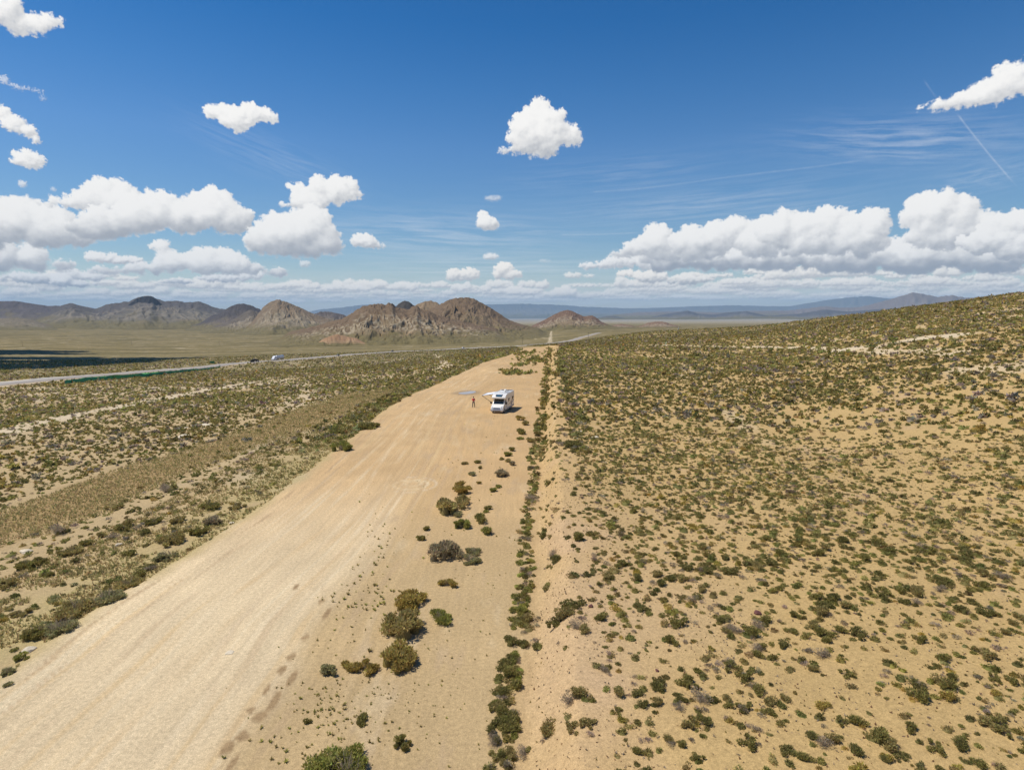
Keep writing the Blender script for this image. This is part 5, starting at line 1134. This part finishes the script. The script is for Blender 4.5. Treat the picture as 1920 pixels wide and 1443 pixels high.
# ---- the rest of the scrub: one object
rest = np.ones(len(X_), bool); rest[ind] = False
def bake(x, y, z, s, kind, dist, tag_=0):
    "merge many small clumps into arrays, coarser with distance"
    VV, FF, CC = [], [], []; off = 0
    bands = [(0, 45, 190, .10, 3), (45, 80, 60, .16, 2), (80, 140, 20, .27, 2), (140, 260, 8, .40, 1), (260, 1e9, 4, .55, 1)]
    for (d0, d1, n, leaf, lumps) in bands:
        for k in range(7):
            for v in range(5):
                sel = np.nonzero((dist >= d0) & (dist < d1) & (kind == k) & (np.arange(len(x)) % 5 == v))[0]
                if len(sel) == 0: continue
                thin = .34 if k != 3 else .15
                if d0 >= 80: thin = .55
                V, F, C = tuft(n if k != 3 else int(n*1.3), leaf, KCOL[k], 1000+k*7+v+n, lumps=lumps, thin=thin, core=False)
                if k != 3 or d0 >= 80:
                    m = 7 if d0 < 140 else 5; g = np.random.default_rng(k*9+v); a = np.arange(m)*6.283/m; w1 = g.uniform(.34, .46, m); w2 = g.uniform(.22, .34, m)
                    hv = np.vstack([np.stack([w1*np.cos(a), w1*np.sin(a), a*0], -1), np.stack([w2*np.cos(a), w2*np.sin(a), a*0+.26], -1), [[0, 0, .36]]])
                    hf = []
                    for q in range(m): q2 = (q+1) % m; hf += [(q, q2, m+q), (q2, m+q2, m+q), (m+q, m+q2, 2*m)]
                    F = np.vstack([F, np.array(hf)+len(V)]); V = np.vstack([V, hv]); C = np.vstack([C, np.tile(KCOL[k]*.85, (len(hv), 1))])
                ang = rs.uniform(0, 6.28, len(sel)); ca, sa = np.cos(ang), np.sin(ang); ss_ = s[sel]; ex = rs.uniform(.9, 1.4, len(sel)); hz_ = rs.uniform(.6, .95, len(sel))
                vx = V[None, :, 0]*ex[:, None]; vy = V[None, :, 1]
                Xv = x[sel][:, None]+(vx*ca[:, None]-vy*sa[:, None])*ss_[:, None]; Yv = y[sel][:, None]+(vx*sa[:, None]+vy*ca[:, None])*ss_[:, None]; Zv = z[sel][:, None]-.03+V[None, :, 2]*(ss_*hz_)[:, None]
                tone = rs.uniform(.70, 1.28, (len(sel), 1, 1)); Cv = np.clip(C[None]*tone*(1+rs.normal(size=(len(sel), 1, 3))*.05), .01, .7)
                Fv = F[None]+(np.arange(len(sel))*len(V))[:, None, None]+off; off += len(sel)*len(V)
                VV.append(np.stack([Xv, Yv, Zv], -1).reshape(-1, 3)); FF.append(Fv.reshape(-1, 3)); CC.append(Cv.reshape(-1, 3))
    return np.concatenate(VV), np.concatenate(FF), np.concatenate(CC)
D_ = np.hypot(X_, Y_)
V, F, C = bake(X_[rest], Y_[rest], Z_[rest], S_[rest], K_[rest], D_[rest])
o = mesh_np('scrub', V, F, M_LEAF, C); link(o); tag(o, 'low desert scrub covering the plain on both sides of the dirt strip', 'scrub', kind='stuff')
print('scrub', len(X_), len(V), len(F))
# ---- small weeds on the strip and dry grass on the left
def tufts(name, x, y, s, cols, label, cat, blades=6, wide=.18):
    g = np.random.default_rng(5); n = len(x); z = ground_z(x, y); a = g.uniform(0, 6.28, (n, blades)); tl = g.uniform(.2, .9, (n, blades)); L_ = s[:, None]*g.uniform(.6, 1.2, (n, blades))
    dx = np.cos(a)*np.sin(tl); dy = np.sin(a)*np.sin(tl); dz = np.cos(tl); w = wide*L_
    bx = x[:, None]+dx*L_*.1; by = y[:, None]+dy*L_*.1
    A = np.stack([bx-np.sin(a)*w, by+np.cos(a)*w, z[:, None]-.01+0*a], -1); B = np.stack([bx+np.sin(a)*w, by-np.cos(a)*w, z[:, None]-.01+0*a], -1); T = np.stack([bx+dx*L_, by+dy*L_, z[:, None]+dz*L_*.8], -1)
    V = np.stack([A, B, T], 2).reshape(-1, 3); F = np.arange(len(V)).reshape(-1, 3); c = np.array(cols)[g.integers(0, len(cols), n)]; C = np.repeat(c*g.uniform(.75, 1.25, (n, 1)), blades*3, axis=0)
    o = mesh_np(name, V, F, M_LEAF, C); link(o); tag(o, label, cat, kind='stuff')
wx, wy, wsz = [], [], []
for px, py, w, h, n, s in [(705,1060,70,120,60,.22),(690,1120,80,50,80,.22),(640,1120,60,60,20,.16),(640,1320,150,90,170,.12),(720,1310,120,60,60,.10),(860,1190,160,120,50,.12),(600,1390,200,60,60,.15),(530,1410,80,60,25,.18),(640,1185,60,80,30,.14),(760,1370,200,80,40,.10),(880,1080,100,60,30,.12),(900,900,120,120,40,.18),(850,960,160,120,30,.16),(930,830,60,80,30,.2),(620,1330,60,70,60,.16),(870,1290,120,160,40,.1),(720,1000,80,80,30,.2)]:
    for _ in range(int(n*.6)):
        q = rs.normal(size=2)*.42; x, y = flat_at(px+q[0]*w, py+q[1]*h)
        if y > 15: wx.append(x); wy.append(y); wsz.append(s*rs.uniform(.35, 1.0)**1.0)
tufts('weeds', np.array(wx), np.array(wy), np.array(wsz), [BRIGHT*1.15, OLV, GREEN*1.2], 'tiny green weeds dotted over the sandy middle ground', 'weeds', 14, .22)
n = 60000; y = np.exp(rs.uniform(math.log(22), math.log(150), n)); t = rs.uniform(0, 26, n); x = edge_x(y)-t; n2 = fbm(x/3.2, y/3.2, 4, 52); dd = line_dist(x, y, DRY); wdt = np.interp(y, [20, 60, 120], [5, 7, 9])
m = ((t < 11) & (n2 > -.15) & (t > .5+.6*n2)) | (dd < wdt*.9+2.5*n2); x, y = x[m], y[m]
tufts('dry_grass', x, y, rs.uniform(.10, .24, len(x))*(1+np.hypot(x, y)/150), [np.array([.52,.41,.19]), np.array([.42,.35,.14]), np.array([.46,.33,.16]), np.array([.34,.32,.12])], 'dry yellow grass between the strip and the left bushes', 'grass', 4, .16)
# litter and small stones on the right-hand plain
n = 26000; x, y = scatter(n, 16, 70, -1, 48); t = x-foot_x(y); m = (t > 1.2) & (rs.uniform(size=n) < .5+.8*fbm(x/4, y/4, 3, 401)); x, y = x[m], y[m]
tufts('dry_litter', x, y, rs.uniform(.04, .11, len(x)), [GREYB, GREYB*.7, np.array([.25,.14,.08]), OLV*.9], 'small dry twigs and stones scattered on the right-hand sand', 'litter', 4, .35)
# ---- the cloud out of frame to the left whose shadow lies across the plain
def cloud():
    g = random.Random(4); bm = bmesh.new()
    spots = []
    for px in range(-420, 345, 17):
        f = max(0, (px-60)/290); top, bot = 669.5+2*f, 691-18*f**.8
        spots += [(px, top+(bot-top)*q) for q in ((.1, .4, .7, .95) if px < 150 else (.2, .6, .9) if px < 260 else (.5,))]
        if px < 130: spots += [(px, 657+g.random()*3), (px, 662+g.random()*2)]
    for px, py in spots:
        x, y = at(px+g.uniform(-9, 9), py+g.uniform(-1, 1)); z0 = gz(x, y); c = Vector((x, y, z0))+sun_dir/sun_dir.z*(1150-z0); d_ = math.hypot(x, y)
        bmesh.ops.create_icosphere(bm, subdivisions=2, radius=1, matrix=Matrix.Translation(c+Vector((0, 0, g.uniform(0, 25)))) @ Matrix.Diagonal((d_*.030, d_*(.055 if py > 668 else .04), 14, 1)))
    for v in bm.verts:
        p = v.co/14; v.co += v.normal*4*(math.sin(p.x*1.7)+math.sin(p.y*2.3+p.z))
    me = bpy.data.meshes.new('cloud'); bm.to_mesh(me); bm.free(); [setattr(p, 'use_smooth', True) for p in me.polygons]
    me.materials.append(simple('cloud_white', (.85, .86, .88), 1, noise=.03)); o = bpy.data.objects.new('cloud', me); link(o); tag(o, 'long flat cloud whose shadow darkens the plain', kind='stuff')
cloud()
